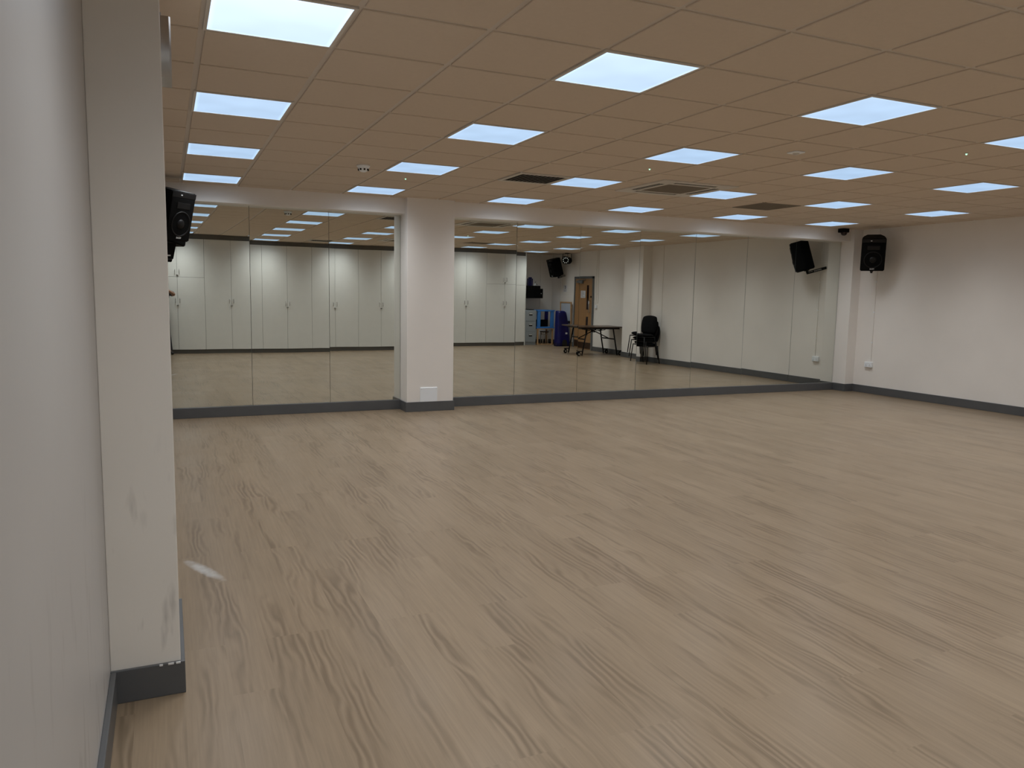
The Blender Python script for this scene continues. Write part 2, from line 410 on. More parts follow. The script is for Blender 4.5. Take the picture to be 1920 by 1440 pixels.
# ------------------------------------------------------------------ ceiling: tegular tiles in an exposed grid
LIGHTS = [(c, r) for c in range(1, 7) for r in range(-2, 4)]
special = {(int((c-1)*3), int(r*3)) for c, r in LIGHTS}
LOUV = [(5, 6), (5, -5)]; EGG = [(11, 7), (11, -3)]
special |= set(LOUV) | set(EGG)
CASS = [(4.925, 3.735), (4.925, -1.43)]
b = B0()
bx(b, (XL-0.15, YB-0.15, H+0.008), (XR+0.15, YW+0.15, H+0.1), 0, 1)
i0, i1 = math.floor(XL/0.6), math.ceil(XR/0.6); j0, j1 = math.floor(YB/0.6), math.ceil(YW/0.6)
gx = 0.0155
for i in range(i0, i1):
    for j in range(j0, j1):
        if (i, j) in special: continue
        x0, x1 = max(i*0.6+gx, XL), min((i+1)*0.6-gx, XR); y0, y1 = max(j*0.6+gx, YB), min((j+1)*0.6-gx, YW)
        if x1-x0 < 0.02 or y1-y0 < 0.02: continue
        # bevel-edged tile
        e = 0.0025
        v = [b.verts.new(p) for p in ((x0, y0, H+0.0079), (x1, y0, H+0.0079), (x1, y1, H+0.0079), (x0, y1, H+0.0079), (x0, y0, H+e), (x1, y0, H+e), (x1, y1, H+e), (x0, y1, H+e), (x0+e, y0+e, H), (x1-e, y0+e, H), (x1-e, y1-e, H), (x0+e, y1-e, H))]
        for s in range(4):
            s2 = (s+1) % 4
            for lv in (0, 4):
                b.faces.new([v[lv+s], v[lv+s2], v[lv+4+s2], v[lv+4+s]])
        b.faces.new([v[8], v[9], v[10], v[11]])
struct('ceiling', b, [M['tile'], M['tbar']])

# ------------------------------------------------------------------ 36 LED ceiling panels
def light_proto(label):
    t_ = thing('ceiling_light', label, 'ceiling light', group='square LED panels in the ceiling grid')
    f = B0()
    for lo, hi in (((-0.296, -0.296, -0.003), (0.296, -0.279, 0.0075)), ((-0.296, 0.279, -0.003), (0.296, 0.296, 0.0075)), ((-0.296, -0.279, -0.003), (-0.279, 0.279, 0.0075)), ((0.279, -0.279, -0.003), (0.296, 0.279, 0.0075))):
        bx(f, lo, hi, 0.0015)
    obj('frame', f, M['white_metal'], t_)
    d = B0(); bx(d, (-0.2788, -0.2788, -0.001), (0.2788, 0.2788, 0.006))
    o = obj('diffuser', d, [M['white_plastic'], M['lamp']], t_)
    for p in o.data.polygons:
        if p.normal.z < -0.9: p.material_index = 1
    return t_
rowtxt = {3: 'in the row nearest the mirrors', 2: 'in the second row from the mirrors', 1: 'in the third row from the mirrors', 0: 'in the fourth row from the mirrors', -1: 'in the second row from the cupboards', -2: 'in the row nearest the cupboards'}
coltxt = ['leftmost lit square ceiling panel', 'lit square ceiling panel, second from left', 'lit square ceiling panel, third from left', 'lit square ceiling panel, third from right', 'lit square ceiling panel, second from right', 'rightmost lit square ceiling panel']
lp = None
for c, r in LIGHTS:
    lab = coltxt[c-1] + (', ' if c in (1, 6) else ', ') + rowtxt[r]
    loc = ((c-1)*1.8+0.3, r*1.8+0.3, H)
    if lp is None: lp = light_proto(lab); lp.location = loc
    else: dup(lp, loc, label=lab)

# ------------------------------------------------------------------ other ceiling fittings
def cassette(label, x, y):
    t_ = thing('air_conditioning_cassette', label, 'air conditioner', (x, y, H), group='ceiling cassette units')
    f = B0(); o, i = 0.475, 0.29
    z0, z1 = -0.012, 0.007
    # face panel as a ring with four slot openings: built from strips
    sl0, sl1 = 0.322, 0.395
    for sx, sy in ((1, 0), (-1, 0), (0, 1), (0, -1)):
        pass
    def ring(a, bb):
        for lo, hi in (((-bb, -bb), (bb, -a)), ((-bb, a), (bb, bb)), ((-bb, -a), (-a, a)), ((a, -a), (bb, a))):
            bx(f, (lo[0], lo[1], z0), (hi[0], hi[1], z1), 0.002)
    ring(sl1, o); ring(0.27, sl0)
    for s in (-1, 1):
        for q in (-1, 1):
            bx(f, (min(s*0.27, s*sl1), min(q*sl0, q*sl1), z0), (max(s*0.27, s*sl1), max(q*sl0, q*sl1), z1))
            bx(f, (min(q*sl0, q*sl1), min(s*0.27, s*sl0), z0), (max(q*sl0, q*sl1), max(s*0.27, s*sl0), z1))
    obj('face_panel', f, M['white_metal'], t_)
    d = B0(); bx(d, (-0.42, -0.42, -0.0092), (0.42, 0.42, 0.0075)); obj('slot_recess', d, M['dark_hole'], t_)
    for k in range(4):
        v = B0(); R_ = Matrix.Rotation(k*PI/2, 4, 'Z')
        bx(v, (-0.25, 0.357, -0.0135), (0.25, 0.361, -0.009), 0.001, rot=R_)
        obj('louvre', v, M['white_metal'], t_)
    g = B0(); n = 26
    bx(g, (-0.265, -0.265, -0.0095), (0.265, 0.265, -0.004), 0)
    for k in range(n+1):
        p = -0.262+0.524*k/n
        bx(g, (p-0.003, -0.264, -0.0125), (p+0.003, 0.264, -0.009), mat=1)
        bx(g, (-0.264, p-0.003, -0.0125), (0.264, p+0.003, -0.009), mat=1)
    obj('intake_grille', g, [M['dark_hole'], M['brown_grille']], t_)
cassette('square white air conditioning unit in the ceiling, nearest the mirrors', *CASS[0])
cassette('square white air conditioning unit in the ceiling, nearer the cupboards', *CASS[1])

def louvre(label, i, j):
    t_ = thing('air_vent', label, 'air vent', (i*0.6+0.3, j*0.6+0.3, H), group='slatted vents in the ceiling')
    f = B0()
    for lo, hi in (((-0.29, -0.29), (0.29, -0.24)), ((-0.29, 0.24), (0.29, 0.29)), ((-0.29, -0.24), (-0.255, 0.24)), ((0.255, -0.24), (0.29, 0.24))):
        bx(f, (lo[0], lo[1], -0.008), (hi[0], hi[1], 0.0075), 0.002)
    obj('frame', f, M['white_metal'], t_)
    d = B0(); bx(d, (-0.256, -0.241, -0.0005), (0.256, 0.241, 0.0078)); obj('backing', d, M['dark_hole'], t_)
    for k in range(11):
        x = -0.24+0.048*k; s = B0()
        R_ = Matrix.Translation((x, 0, -0.0045)) @ Matrix.Rotation(math.radians(-22), 4, 'Y')
        bx(s, (-0.0125, -0.24, -0.0008), (0.0125, 0.24, 0.0008), rot=R_); obj('slat', s, M['white_metal'], t_)
louvre('slatted air vent in the ceiling, nearer the middle pillar', *LOUV[0])
louvre('slatted air vent in the ceiling, nearer the cupboards', *LOUV[1])

def egg(label, i, j):
    t_ = thing('return_air_grille', label, 'air vent', (i*0.6+0.3, j*0.6+0.3, H), group='brown return air grilles')
    d = B0(); bx(d, (-0.296, -0.296, 0.004), (0.296, 0.296, 0.0078)); obj('backing', d, M['dark_hole'], t_)
    g = B0(); n = 34
    for k in range(n+1):
        p = -0.292+0.584*k/n; w = 0.012 if k in (0, n) else 0.0028
        bx(g, (p-w/2, -0.296, -0.004), (p+w/2, 0.296, 0.004)); bx(g, (-0.296, p-w/2, -0.004), (0.296, p+w/2, 0.004))
    obj('lattice', g, M['brown_grille'], t_)
egg('dark brown square return grille in the ceiling, nearest the mirrors', *EGG[0])
egg('dark brown square return grille in the ceiling, nearer the cupboards', *EGG[1])

t_ = thing('smoke_detector', 'white domed smoke detector on the ceiling left of the middle pillar', 'smoke detector', (1.55, 3.99, H))
b = B0(); lathe(b, [(0.0, -0.0005), (0.062, -0.0005), (0.062, -0.014), (0.055, -0.02), (0.0, -0.021)]); obj('base', b, M['white_plastic'], t_)
b = B0(); lathe(b, [(0.05, -0.02), (0.05, -0.03), (0.044, -0.044), (0.03, -0.058), (0.02, -0.062), (0, -0.063)], 24); obj('sensor_dome', b, M['white_plastic'], t_)
b = B0()
for k in range(8):
    a = k*PI/4; R_ = Matrix.Rotation(a, 4, 'Z'); bx(b, (0.043, -0.008, -0.05), (0.052, 0.008, -0.034), 0.001, rot=R_)
obj('vent', b, M['dark_hole'], t_)

t_ = thing('ceiling_sensor', 'small flush square sensor plate in a ceiling tile', 'sensor', (4.5, 1.52, H))
b = B0(); bx(b, (-0.05, -0.05, -0.012), (0.05, 0.05, -0.0005), 0.004); obj('plate', b, M['white_plastic'], t_)
b = B0(); lathe(b, [(0.028, -0.012), (0.024, -0.02), (0.012, -0.026), (0, -0.027)], 16); obj('lens', b, M['white_metal'], t_)

for x, y, lab in ((3.945, 2.78, 'tiny lit indicator on the ceiling near the white air conditioning unit'), (5.68, 0.90, 'tiny lit green indicator on the ceiling at the far right'), (2.13, 4.57, 'tiny lit indicator on the ceiling behind the smoke detector')):
    t_ = thing('emergency_light', lab, 'emergency light', (x, y, H), group='emergency light indicators')
    b = B0(); lathe(b, [(0, -0.0005), (0.016, -0.0005), (0.015, -0.005), (0.0, -0.006)], 20); obj('bezel', b, M['white_metal'], t_)
    b = B0(); lathe(b, [(0.008, -0.005), (0.007, -0.012), (0.004, -0.016), (0, -0.0165)], 12); obj('indicator', b, M['led'], t_)

# ------------------------------------------------------------------ mirrors (each sheet hung a touch out of true)
# x0, x1, yaw, tilt at bottom, tilt at top (radians), label
MIR = [
    (-0.395, 0.743, 0.0077, 0.0042, -0.0071, 'tall frameless wall mirror, leftmost, behind the left pillar'),
    (0.747, 1.683, 0.0023, 0.0026, -0.0024, 'tall frameless wall mirror, second from the left'),
    (1.687, 2.601, 0.0032, 0.0014, -0.0022, 'tall frameless wall mirror touching the left side of the middle pillar'),
    (3.240, 4.253, 0.0044, -0.0050, -0.0033, 'tall frameless wall mirror touching the right side of the middle pillar'),
    (4.257, 5.258, 0.0013, -0.0056, -0.0009, 'tall frameless wall mirror, second to the right of the middle pillar'),
    (5.262, 6.268, 0.0000, -0.0020, -0.0026, 'tall frameless wall mirror, third to the right of the middle pillar'),
    (6.272, 7.283, 0.0015, 0.0040, -0.0040, 'tall frameless wall mirror, fourth to the right of the middle pillar'),
    (7.287, 8.293, 0.0006, 0.0018, -0.0033, 'tall frameless wall mirror, third from the far right corner'),
    (8.297, 9.308, 0.0000, -0.0005, -0.0043, 'tall frameless wall mirror, second from the far right corner'),
    (9.312, 10.299, 0.0000, 0.0000, -0.0030, 'tall frameless wall mirror next to the far right corner'),
]
Z0, Z1 = BBH+0.001, 2.5215
for n, (x0, x1, yaw, ta, tb, lab) in enumerate(MIR):
    nx, nz = 16, 44
    ph = [random.uniform(0, 2*PI) for _ in range(4)]
    def dep(x, z):
        h = z-Z0; xc = (x0+x1)/2
        w = 0.00003*math.sin(z*9+ph[0]+x*0.6) + 0.000022*math.sin(z*17+ph[2]+x*0.8) + 0.00002*math.sin(x*9+ph[3]+z*6)
        return yaw*(x-xc) + ta*h + 0.5*(tb-ta)/(Z1-Z0)*h*h + w
    ds = [dep(x0+(x1-x0)*i/nx, Z0+(Z1-Z0)*j/nz) for i in range(nx+1) for j in range(nz+1)]
    off = -(max(ds)+min(ds))/2
    b = B0(); g = []
    for i in range(nx+1):
        g.append([])
        for j in range(nz+1):
            x = x0+(x1-x0)*i/nx; z = Z0+(Z1-Z0)*j/nz
            g[i].append(b.verts.new((x, YM+dep(x, z)+off, z)))
    for i in range(nx):
        for j in range(nz):
            f = b.faces.new([g[i][j], g[i+1][j], g[i+1][j+1], g[i][j+1]]); f.smooth = True
    # the cut glass edges and the back
    bl = [(x0, Z0), (x1, Z0), (x1, Z1), (x0, Z1)]
    cf = [b.verts.new((x, YM+dep(x, z)+off+0.0002, z)) for x, z in bl]
    cb = [b.verts.new((x, YM+dep(x, z)+off+0.005, z)) for x, z in bl]
    for k in range(4):
        f = b.faces.new([cf[k], cb[k], cb[(k+1) % 4], cf[(k+1) % 4]]); f.material_index = 1
    f = b.faces.new([cb[0], cb[3], cb[2], cb[1]]); f.material_index = 1
    o = obj('wall_mirror', b, [M['mirror'], M['glass_edge']], recalc=False)
    tag(o, lab, 'mirror', 'mirror sheets along the wall')

# access plate low on the middle pillar
t_ = thing('access_plate', 'white square access plate low on the middle pillar', 'wall plate', (2.898, 6.119, 0.213))
b = B0(); bx(b, (-0.116, -0.012, -0.088), (0.116, 0, 0.098), 0.012, seg=3); obj('plate', b, M['white_plastic'], t_)
b = B0()
for x in (-0.1, 0.1):
    b = B0(); cyl(b, (x, -0.012, 0.082), (x, -0.0135, 0.082), 0.005, seg=12); obj('screw', b, M['badge'], t_)

# ------------------------------------------------------------------ loudspeakers
def speaker(label, loc, tilt, yaw, arm_len=0.36, marks=True):
    t_ = thing('loudspeaker', label, 'loudspeaker', loc, (tilt, 0, yaw), 'wall mounted loudspeakers')
    W, D, HH = 0.178, 0.155, 0.262; kx, kz = W/0.19, HH/0.29
    b = B0()
    prism(b, [(-W, -D), (W, -D), (W*0.92, 0.02), (W*0.58, D), (-W*0.58, D), (-W*0.92, 0.02)], -HH, HH, bev=0.012)
    obj('cabinet', b, M['black'], t_)
    g = B0()
    # perforated grille, gently bowed, with chamfered band along the top
    n = 12
    pts = [(-0.161+0.322*k/n, -D-0.004-0.012*math.cos((k/n-0.5)*PI)) for k in range(n+1)]
    poly = pts + [(0.161, -D+0.004), (-0.161, -D+0.004)]
    prism(g, poly, -0.245, 0.193)
    obj('grille', g, M['grille_cloth'], t_)
    c = B0(); prism(c, [(-0.168, -D-0.006), (0.168, -D-0.006), (0.168, -D+0.004), (-0.168, -D+0.004)], 0.199, 0.256, bev=0.003); obj('top_band', c, M['black_metal'], t_)
    w = B0()
    lathe(w, [(0.126, 0.0), (0.134, 0.002), (0.134, 0.005), (0.125, 0.006), (0.120, 0.001)], 36, Matrix.Translation((0, -D-0.0145, -0.075)) @ Matrix.Rotation(PI/2, 4, 'X'))
    obj('woofer_ring', w, M['black_metal'], t_)
    w = B0(); lathe(w, [(0.05, 0.0), (0.04, 0.010), (0.02, 0.015), (0, 0.016)], 24, Matrix.Translation((0, -D-0.0145, -0.075)) @ Matrix.Rotation(PI/2, 4, 'X')); obj('dust_cap', w, M['black_metal'], t_)
    h = B0(); bx(h, (-0.09, -D-0.0175, 0.085), (0.09, -D-0.01, 0.15), 0.004); obj('horn', h, M['black_metal'], t_)
    l = B0()
    # maker's badge: a slanted rounded b-like mark and three strokes
    Rb = Matrix.Translation((-0.005, -D-0.0175, -0.222)) @ Matrix(((1, 0, 0.3, 0), (0, 1, 0, 0), (0, 0, 1, 0), (0, 0, 0, 1)))
    for x0_, x1_, z0_, z1_ in ((-0.030, -0.025, -0.009, 0.009), (-0.03, -0.012, -0.009, -0.004), (-0.03, -0.012, 0.001, 0.005), (-0.013, -0.008, -0.009, 0.005), (-0.002, 0.003, -0.009, 0.009), (0.003, 0.018, 0.005, 0.009), (0.003, 0.018, -0.009, -0.005), (0.016, 0.021, -0.009, 0.009), (0.027, 0.033, -0.009, 0.009)):
        bx(l, (x0_, -0.001, z0_), (x1_, 0.001, z1_), rot=Rb)
    obj('badge', l, M['badge'], t_)
    if marks:
        l = B0(); bx(l, (-0.05, -D-0.0085, 0.222), (-0.028, -D-0.005, 0.234), 0.002); obj('logo', l, M['badge'], t_)
    br = B0()
    cyl(br, (0, 0.02, -HH-0.055), (0, 0.02, -HH+0.002), 0.024, seg=20)
    bx(br, (-0.085, -0.03, -HH-0.016), (-0.02, 0.06, -HH-0.001), 0.003)
    bx(br, (-0.016, 0.0, -HH-0.075), (0.016, arm_len, -HH-0.028), 0.003)
    obj('bracket', br, M['black_metal'], t_)
    tx = B0()
    for k in range(6):
        y = 0.13+k*0.022
        for sx in (-1, 1):
            bx(tx, (sx*0.0162-0.0006, y, -HH-0.062), (sx*0.0162+0.0006, y+0.006, -HH-0.042))
            bx(tx, (sx*0.0162-0.0006, y+0.006, -HH-(0.054 if k % 2 else 0.046)), (sx*0.0162+0.0006, y+0.014, -HH-(0.049 if k % 2 else 0.042)))
            bx(tx, (sx*0.0162-0.0006, y+0.012, -HH-0.062), (sx*0.0162+0.0006, y+0.016, -HH-(0.05 if k % 3 else 0.042)))
    bx(tx, (-0.0168, 0.035, -HH-0.05), (-0.0156, 0.11, -HH-0.044)); bx(tx, (0.0156, 0.035, -HH-0.05), (0.0168, 0.11, -HH-0.044))
    o = obj('lettering', tx, M['badge'], br_parent(t_)); 
    return t_
def br_parent(t_):
    for c in t_.children:
        if c.name.startswith('bracket'): return c
speaker('black tilted loudspeaker on the left wall, half hidden by the near pillar', (-0.125, 5.78, 2.325), math.radians(14), math.radians(46), 0.30)
speaker('black tilted loudspeaker high on the right wall beside the far corner', (10.19, 5.66, 2.305), math.radians(17), math.radians(-47), 0.34)
speaker('black tilted loudspeaker seen in the mirror above the blue covered stack', (10.17, -3.80, 2.31), math.radians(16), math.radians(-92), 0.245)
t_ = thing('wall_unit', 'small black tapered unit on the left wall just below the loudspeaker', 'loudspeaker', (XL+0.002, 5.90, 1.845))
b = B0(); v = [b.verts.new(q) for q in ((0, -0.09, 0), (0.31, -0.09, 0), (0.31, 0.09, 0), (0, 0.09, 0), (0, -0.1, 0.17), (0.345, -0.1, 0.17), (0.345, 0.1, 0.17), (0, 0.1, 0.17))]
for q in ((0, 3, 2, 1), (4, 5, 6, 7), (0, 1, 5, 4), (1, 2, 6, 5), (2, 3, 7, 6), (3, 0, 4, 7)): b.faces.new([v[i] for i in q])
bmesh.ops.bevel(b, geom=b.edges[:], offset=0.006, segments=2, affect='EDGES')
obj('case', b, M['black'], t_)
b = B0(); bx(b, (0.25, -0.0985, 0.03), (0.285, -0.09, 0.045), 0.001); obj('badge', b, M['badge'], t_)

# dome camera under the beam
t_ = thing('dome_camera', 'small black dome camera at the ceiling by the far right corner', 'security camera', (10.06, 6.15, H-0.001))
b = B0(); bx(b, (-0.065, -0.05, -0.065), (0.065, 0.07, -0.0005), 0.008); obj('housing', b, M['black'], t_)
b = B0(); lathe(b, [(0.052, -0.062), (0.052, -0.075), (0.042, -0.098), (0.022, -0.113), (0, -0.117)], 24); obj('dome', b, M['dark_glass'], t_)

# wall trunking, sockets
def trunk(label, pts, r=0.006, clips=()):
    t_ = thing('cable_conduit', label, 'cable conduit', pts[0], group='thin conduits on the walls')
    p0 = Vector(pts[0]); b = B0()
    for a, c in zip(pts, pts[1:]):
        a, c = Vector(a)-p0, Vector(c)-p0
        lo = [min(a[i], c[i])-r for i in range(3)]; hi = [max(a[i], c[i])+r for i in range(3)]
        bx(b, lo, hi, 0.002)
    obj('conduit', b, M['wall'], t_)
    for cp in clips:
        k = B0(); q = Vector(cp)-p0; bx(k, (q.x-r-0.003, q.y-r-0.004, q.z-0.008), (q.x+r+0.002, q.y+r+0.004, q.z+0.008), 0.002); obj('clip', k, M['white_plastic'], t_)
    return t_
xr = XR-0.0075
trunk('thin cream conduit running down the right wall from the loudspeaker to the socket', [(xr, 5.815, 0.53), (xr, 5.815, H-0.008)], clips=[(xr, 5.815, 0.85), (xr, 5.815, 1.35), (xr, 5.815, 1.85)])
trunk('left of two thin conduits dropping beside the oak door to the switch', [(xr, -2.04, 1.25), (xr, -2.04, H-0.008)])
trunk('right of two thin conduits dropping beside the oak door', [(xr, -1.955, 1.30), (xr, -1.955, H-0.008)])
trunk('thin conduit on the right wall behind the stacked chairs', [(xr, 1.06, 0.13), (xr, 1.06, H-0.008)], 0.005)
trunk('thin conduit on the right wall below the loudspeaker by the whiteboard', [(xr, -4.02, 1.1), (xr, -4.02, H-0.008)])
trunk('dark conduit on the back wall running down behind the black equipment box', [(10.11, YB+0.0075, 0.7), (10.11, YB+0.0075, H-0.008)], 0.007)
t_ = thing('wall_socket', 'white double wall socket low on the right wall', 'wall socket', (XR-0.001, 5.845, 0.48))
b = B0(); bx(b, (-0.034, -0.073, -0.043), (0, 0.073, 0.043), 0.005); obj('faceplate', b, M['white_plastic'], t_)
for yy in (-0.036, 0.036):
    b = B0(); bx(b, (-0.037, yy-0.008, 0.018), (-0.033, yy+0.008, 0.032), 0.001); obj('rocker', b, M['white_plastic'], t_)
    b = B0()
    for dy, dz in ((0, -0.004), (-0.011, -0.022), (0.011, -0.022)): bx(b, (-0.0348, yy+dy-0.003, dz-0.004), (-0.0335, yy+dy+0.003, dz+0.004))
    obj('pin_hole', b, M['ink'], t_)
t_ = thing('light_switch', 'white light switch on the wall beside the oak door', 'light switch', (XR-0.001, -2.03, 1.21))
b = B0(); bx(b, (-0.03, -0.043, -0.043), (0, 0.043, 0.043), 0.004); obj('faceplate', b, M['white_plastic'], t_)
b = B0(); bx(b, (-0.035, -0.012, -0.02), (-0.029, 0.012, 0.02), 0.002); obj('rocker', b, M['white_plastic'], t_)

# brushed steel wall uplighter on the near pillar
t_ = thing('wall_uplighter', 'brushed steel curved wall light on the near left pillar', 'wall light', (-0.1770, 0.02, 2.437))
b = B0(); n = 18; rows = []
for k in range(n+1):
    z = -0.112+0.224*k/n; bow = 0.03*(1-(z/0.112)**2)
    rows.append([b.verts.new(p) for p in ((0.0, -0.075-bow, z), (0.030, -0.075-bow, z), (0.036, -0.069-bow, z), (0.037, 0.09, z), (0.0, 0.09, z))])
for A, C_ in zip(rows, rows[1:]):
    for q in range(5):
        f = b.faces.new([A[q], A[(q+1) % 5], C_[(q+1) % 5], C_[q]]); f.smooth = True
b.faces.new(rows[0][::-1]); b.faces.new(rows[-1])
bmesh.ops.recalc_face_normals(b, faces=b.faces)
for e in b.edges:
    if len(e.link_faces) == 2 and e.calc_face_angle(0) > 0.5: e.smooth = False
obj('shade', b, M['steel'], t_)
b = B0(); bx(b, (-0.0004, -0.068, -0.09), (0.004, 0.08, 0.125), 0.001); obj('back_plate', b, M['steel'], t_)

# ------------------------------------------------------------------ storage cupboards along the back
EDGES = [-0.383] + [0.83+1.2133*k for k in range(7)] + [9.235]
def handle(parent, x, z):
    b = B0(); y = 0.0; l = 0.05
    tube(b, [(x, y, z-l), (x, y+0.018, z-l), (x, y+0.028, z-l+0.012), (x, y+0.03, z), (x, y+0.028, z+l-0.012), (x, y+0.018, z+l), (x, y, z+l)], 0.006, 8)
    o = obj('handle', b, M['chrome'], parent); o['label'] = 'chrome bow handle'
cup_lab = ['tall cream cupboard with small upper doors in the left corner', 'tall cream two-door cupboard, second from the left wall', 'tall cream two-door cupboard, third from the left wall', 'tall cream two-door cupboard, fourth from the left wall', 'tall cream two-door cupboard, fifth from the left wall', 'tall cream two-door cupboard, third from the filing cabinet end', 'tall cream two-door cupboard, second from the filing cabinet end', 'tall cream cupboard with small upper doors beside the filing cabinet']
for n in range(8):
    x0, x1 = EDGES[n], EDGES[n+1]; w = x1-x0
    t_ = thing('storage_cupboard', cup_lab[n], 'cupboard', (x0, YC, 0), group='fitted cupboards along the back wall')
    b = B0(); bx(b, (0.001, YB-YC+0.02, 0.096), (w-0.001, -0.024, 2.608)); 
    obj('body', b, M['carcass'], t_)
    if n == 7:
        b = B0(); bx(b, (w, YB-YC+0.01, 0.0), (w+0.02, 0.004, H-0.003), 0.001); obj('end_panel', b, M['door_white'], t_)
    tiers = [(0.098, 2.606)] if n not in (0, 7) else [(0.098, 1.748), (1.753, 2.606)]
    for ti, (z0, z1) in enumerate(tiers):
        for s in (0, 1):
            a = 0.0025+s*w/2; e = (s+1)*w/2-0.0025
            d = B0(); bx(d, (a, -0.021, z0), (e, 0, z1), 0.0015)
            dd = obj('door', d, M['door_white'], t_)
            hz = 1.21 if ti == 0 else 1.87
            handle(dd, w/2+(-0.047 if s == 0 else 0.047), hz)
        k = B0(); lz = 1.11 if ti == 0 else 1.79
        for s in (-1, 1): cyl(k, (w/2+s*0.012, -0.001, lz), (w/2+s*0.012, 0.018, lz), 0.011, seg=14)
        bx(k, (w/2-0.02, 0.0, lz-0.004), (w/2+0.02, 0.01, lz+0.004), 0.001)
        obj('lock', k, M['chrome'], t_)
b = B0(); bx(b, (XL+0.001, YB, 2.61), (9.234, YC-0.015, H-0.001), 0.002); struct('trim_1', b, M['fascia'])
b = B0(); bx(b, (XL+0.001, YB, 0), (9.234, YC-0.03, 0.0945), 0.002); struct('trim_2', b, M['fascia'])

# ------------------------------------------------------------------ alcove beside the cupboards
def anchor(name, label, cat, loc, rot=(0, 0, 0), group=None): return thing(name, label, cat, loc, rot, group)
t_ = anchor('filing_cabinet', 'grey steel three-drawer filing cabinet beside the cupboard end', 'filing cabinet', (9.505, -4.0, 0))
b = B0(); bx(b, (-0.18, -0.60, 0.0), (0.18, -0.012, 1.04), 0.004); obj('body', b, M['file_grey'], t_)
for k in range(3):
    z0 = 0.085+k*0.312; d = B0(); bx(d, (-0.172, -0.012, z0), (0.172, 0.006, z0+0.304), 0.003); dr = obj('drawer', d, M['file_grey'], t_)
    h = B0(); bx(h, (-0.055, 0.002, z0+0.165), (0.055, 0.0075, z0+0.24), 0.002); hh = obj('handle', h, M['black_metal'], dr); hh['label'] = 'black recessed handle with card holder'
    c = B0(); bx(c, (-0.05, 0.007, z0+0.205), (0.05, 0.012, z0+0.233), 0.001); obj('card', c, M['badge'], dr)
t_ = anchor('flat_tray', 'flat dark tray lying on the grey filing cabinet', 'tray', (9.57, -4.28, 1.04))
b = B0(); bx(b, (-0.10, -0.15, 0.0005), (0.10, 0.15, 0.022), 0.006); obj('tray', b, M['black'], t_)

def frame_table(name, label, cat, loc, w, d, h, mat, top_t=0.03, leg=0.035, rail=0.0, bottom=None):
    t_ = anchor(name, label, cat, loc)
    b = B0(); bx(b, (-w/2, -d/2, h-top_t), (w/2, d/2, h), 0.006); obj('top', b, mat, t_)
    for sx in (-1, 1):
        for sy in (-1, 1):
            b = B0(); x, y = sx*(w/2-leg*0.9), sy*(d/2-leg*0.9)
            bx(b, (x-leg/2, y-leg/2, 0), (x+leg/2, y+leg/2, h-top_t), 0.004); obj('leg', b, mat, t_)
    if bottom:
        b = B0()
        for s in (-1, 1):
            bx(b, (-w/2+leg, s*(d/2-leg*0.9)-0.012, bottom), (w/2-leg, s*(d/2-leg*0.9)+0.012, bottom+rail), 0.003)
            bx(b, (s*(w/2-leg*0.9)-0.012, -d/2+leg, bottom), (s*(w/2-leg*0.9)+0.012, d/2-leg, bottom+rail), 0.003)
        obj('rail', b, mat, t_)
    return t_
frame_table('small_table', 'low pine table on the floor under the blue plastic table', 'table', (9.985, -4.20, 0), 0.55, 0.46, 0.495, M['pine'], 0.022, 0.04, 0.02, 0.004)
t_ = anchor('plastic_table', 'blue plastic table stacked on the low pine table', 'table', (9.985, -4.20, 0.4955))
b = B0(); bx(b, (-0.285, -0.23, 0.0), (0.285, 0.23, 0.045), 0.01); obj('top', b, M['sky_blue'], t_)
for sx in (-1, 1):
    for sy in (-1, 1):
        b = B0(); x, y = sx*0.215, sy*0.185; bx(b, (x-0.045, y-0.04, 0.045), (x+0.045, y+0.04, 0.505), 0.012); obj('leg', b, M['sky_blue' if sy > 0 else 'navy'], t_)
b = B0()
for s in (-1, 1):
    bx(b, (-0.285, s*0.2-0.028, 0.505), (0.285, s*0.2+0.028, 0.552), 0.008); bx(b, (s*0.26-0.025, -0.2, 0.507), (s*0.26+0.025, 0.2, 0.55), 0.008)
obj('rail', b, M['sky_blue'], t_)
t_ = anchor('storage_crate', 'black crate standing inside the blue plastic table', 'crate', (9.985, -4.24, 0.5415))
b = B0()
for lo, hi in (((-0.15, -0.10, 0), (0.15, 0.10, 0.008)), ((-0.15, -0.10, 0.008), (-0.142, 0.10, 0.2)), ((0.142, -0.10, 0.008), (0.15, 0.10, 0.2)), ((-0.142, -0.10, 0.008), (0.142, -0.092, 0.2)), ((-0.142, 0.092, 0.008), (0.142, 0.10, 0.2))): bx(b, lo, hi, 0.002)
obj('crate', b, M['black'], t_)
t_ = anchor('wooden_stool', 'pale wooden stool standing under the low pine table', 'stool', (10.04, -4.16, 0))
b = B0(); bx(b, (-0.10, -0.10, 0.375), (0.10, 0.10, 0.40), 0.006); obj('seat', b, M['dark_brown'], t_)
for sx in (-1, 1):
    for sy in (-1, 1):
        b = B0(); cyl(b, (sx*0.085, sy*0.085, 0), (sx*0.07, sy*0.07, 0.376), 0.013, seg=12); obj('leg', b, M['pale_wood'], t_)
b = B0()
for s in (-1, 1): cyl(b, (-0.078, s*0.078, 0.30), (0.078, s*0.078, 0.30), 0.008, seg=10); cyl(b, (s*0.078, -0.078, 0.33), (s*0.078, 0.078, 0.33), 0.008, seg=10)
obj('stretcher', b, M['pale_wood'], t_)

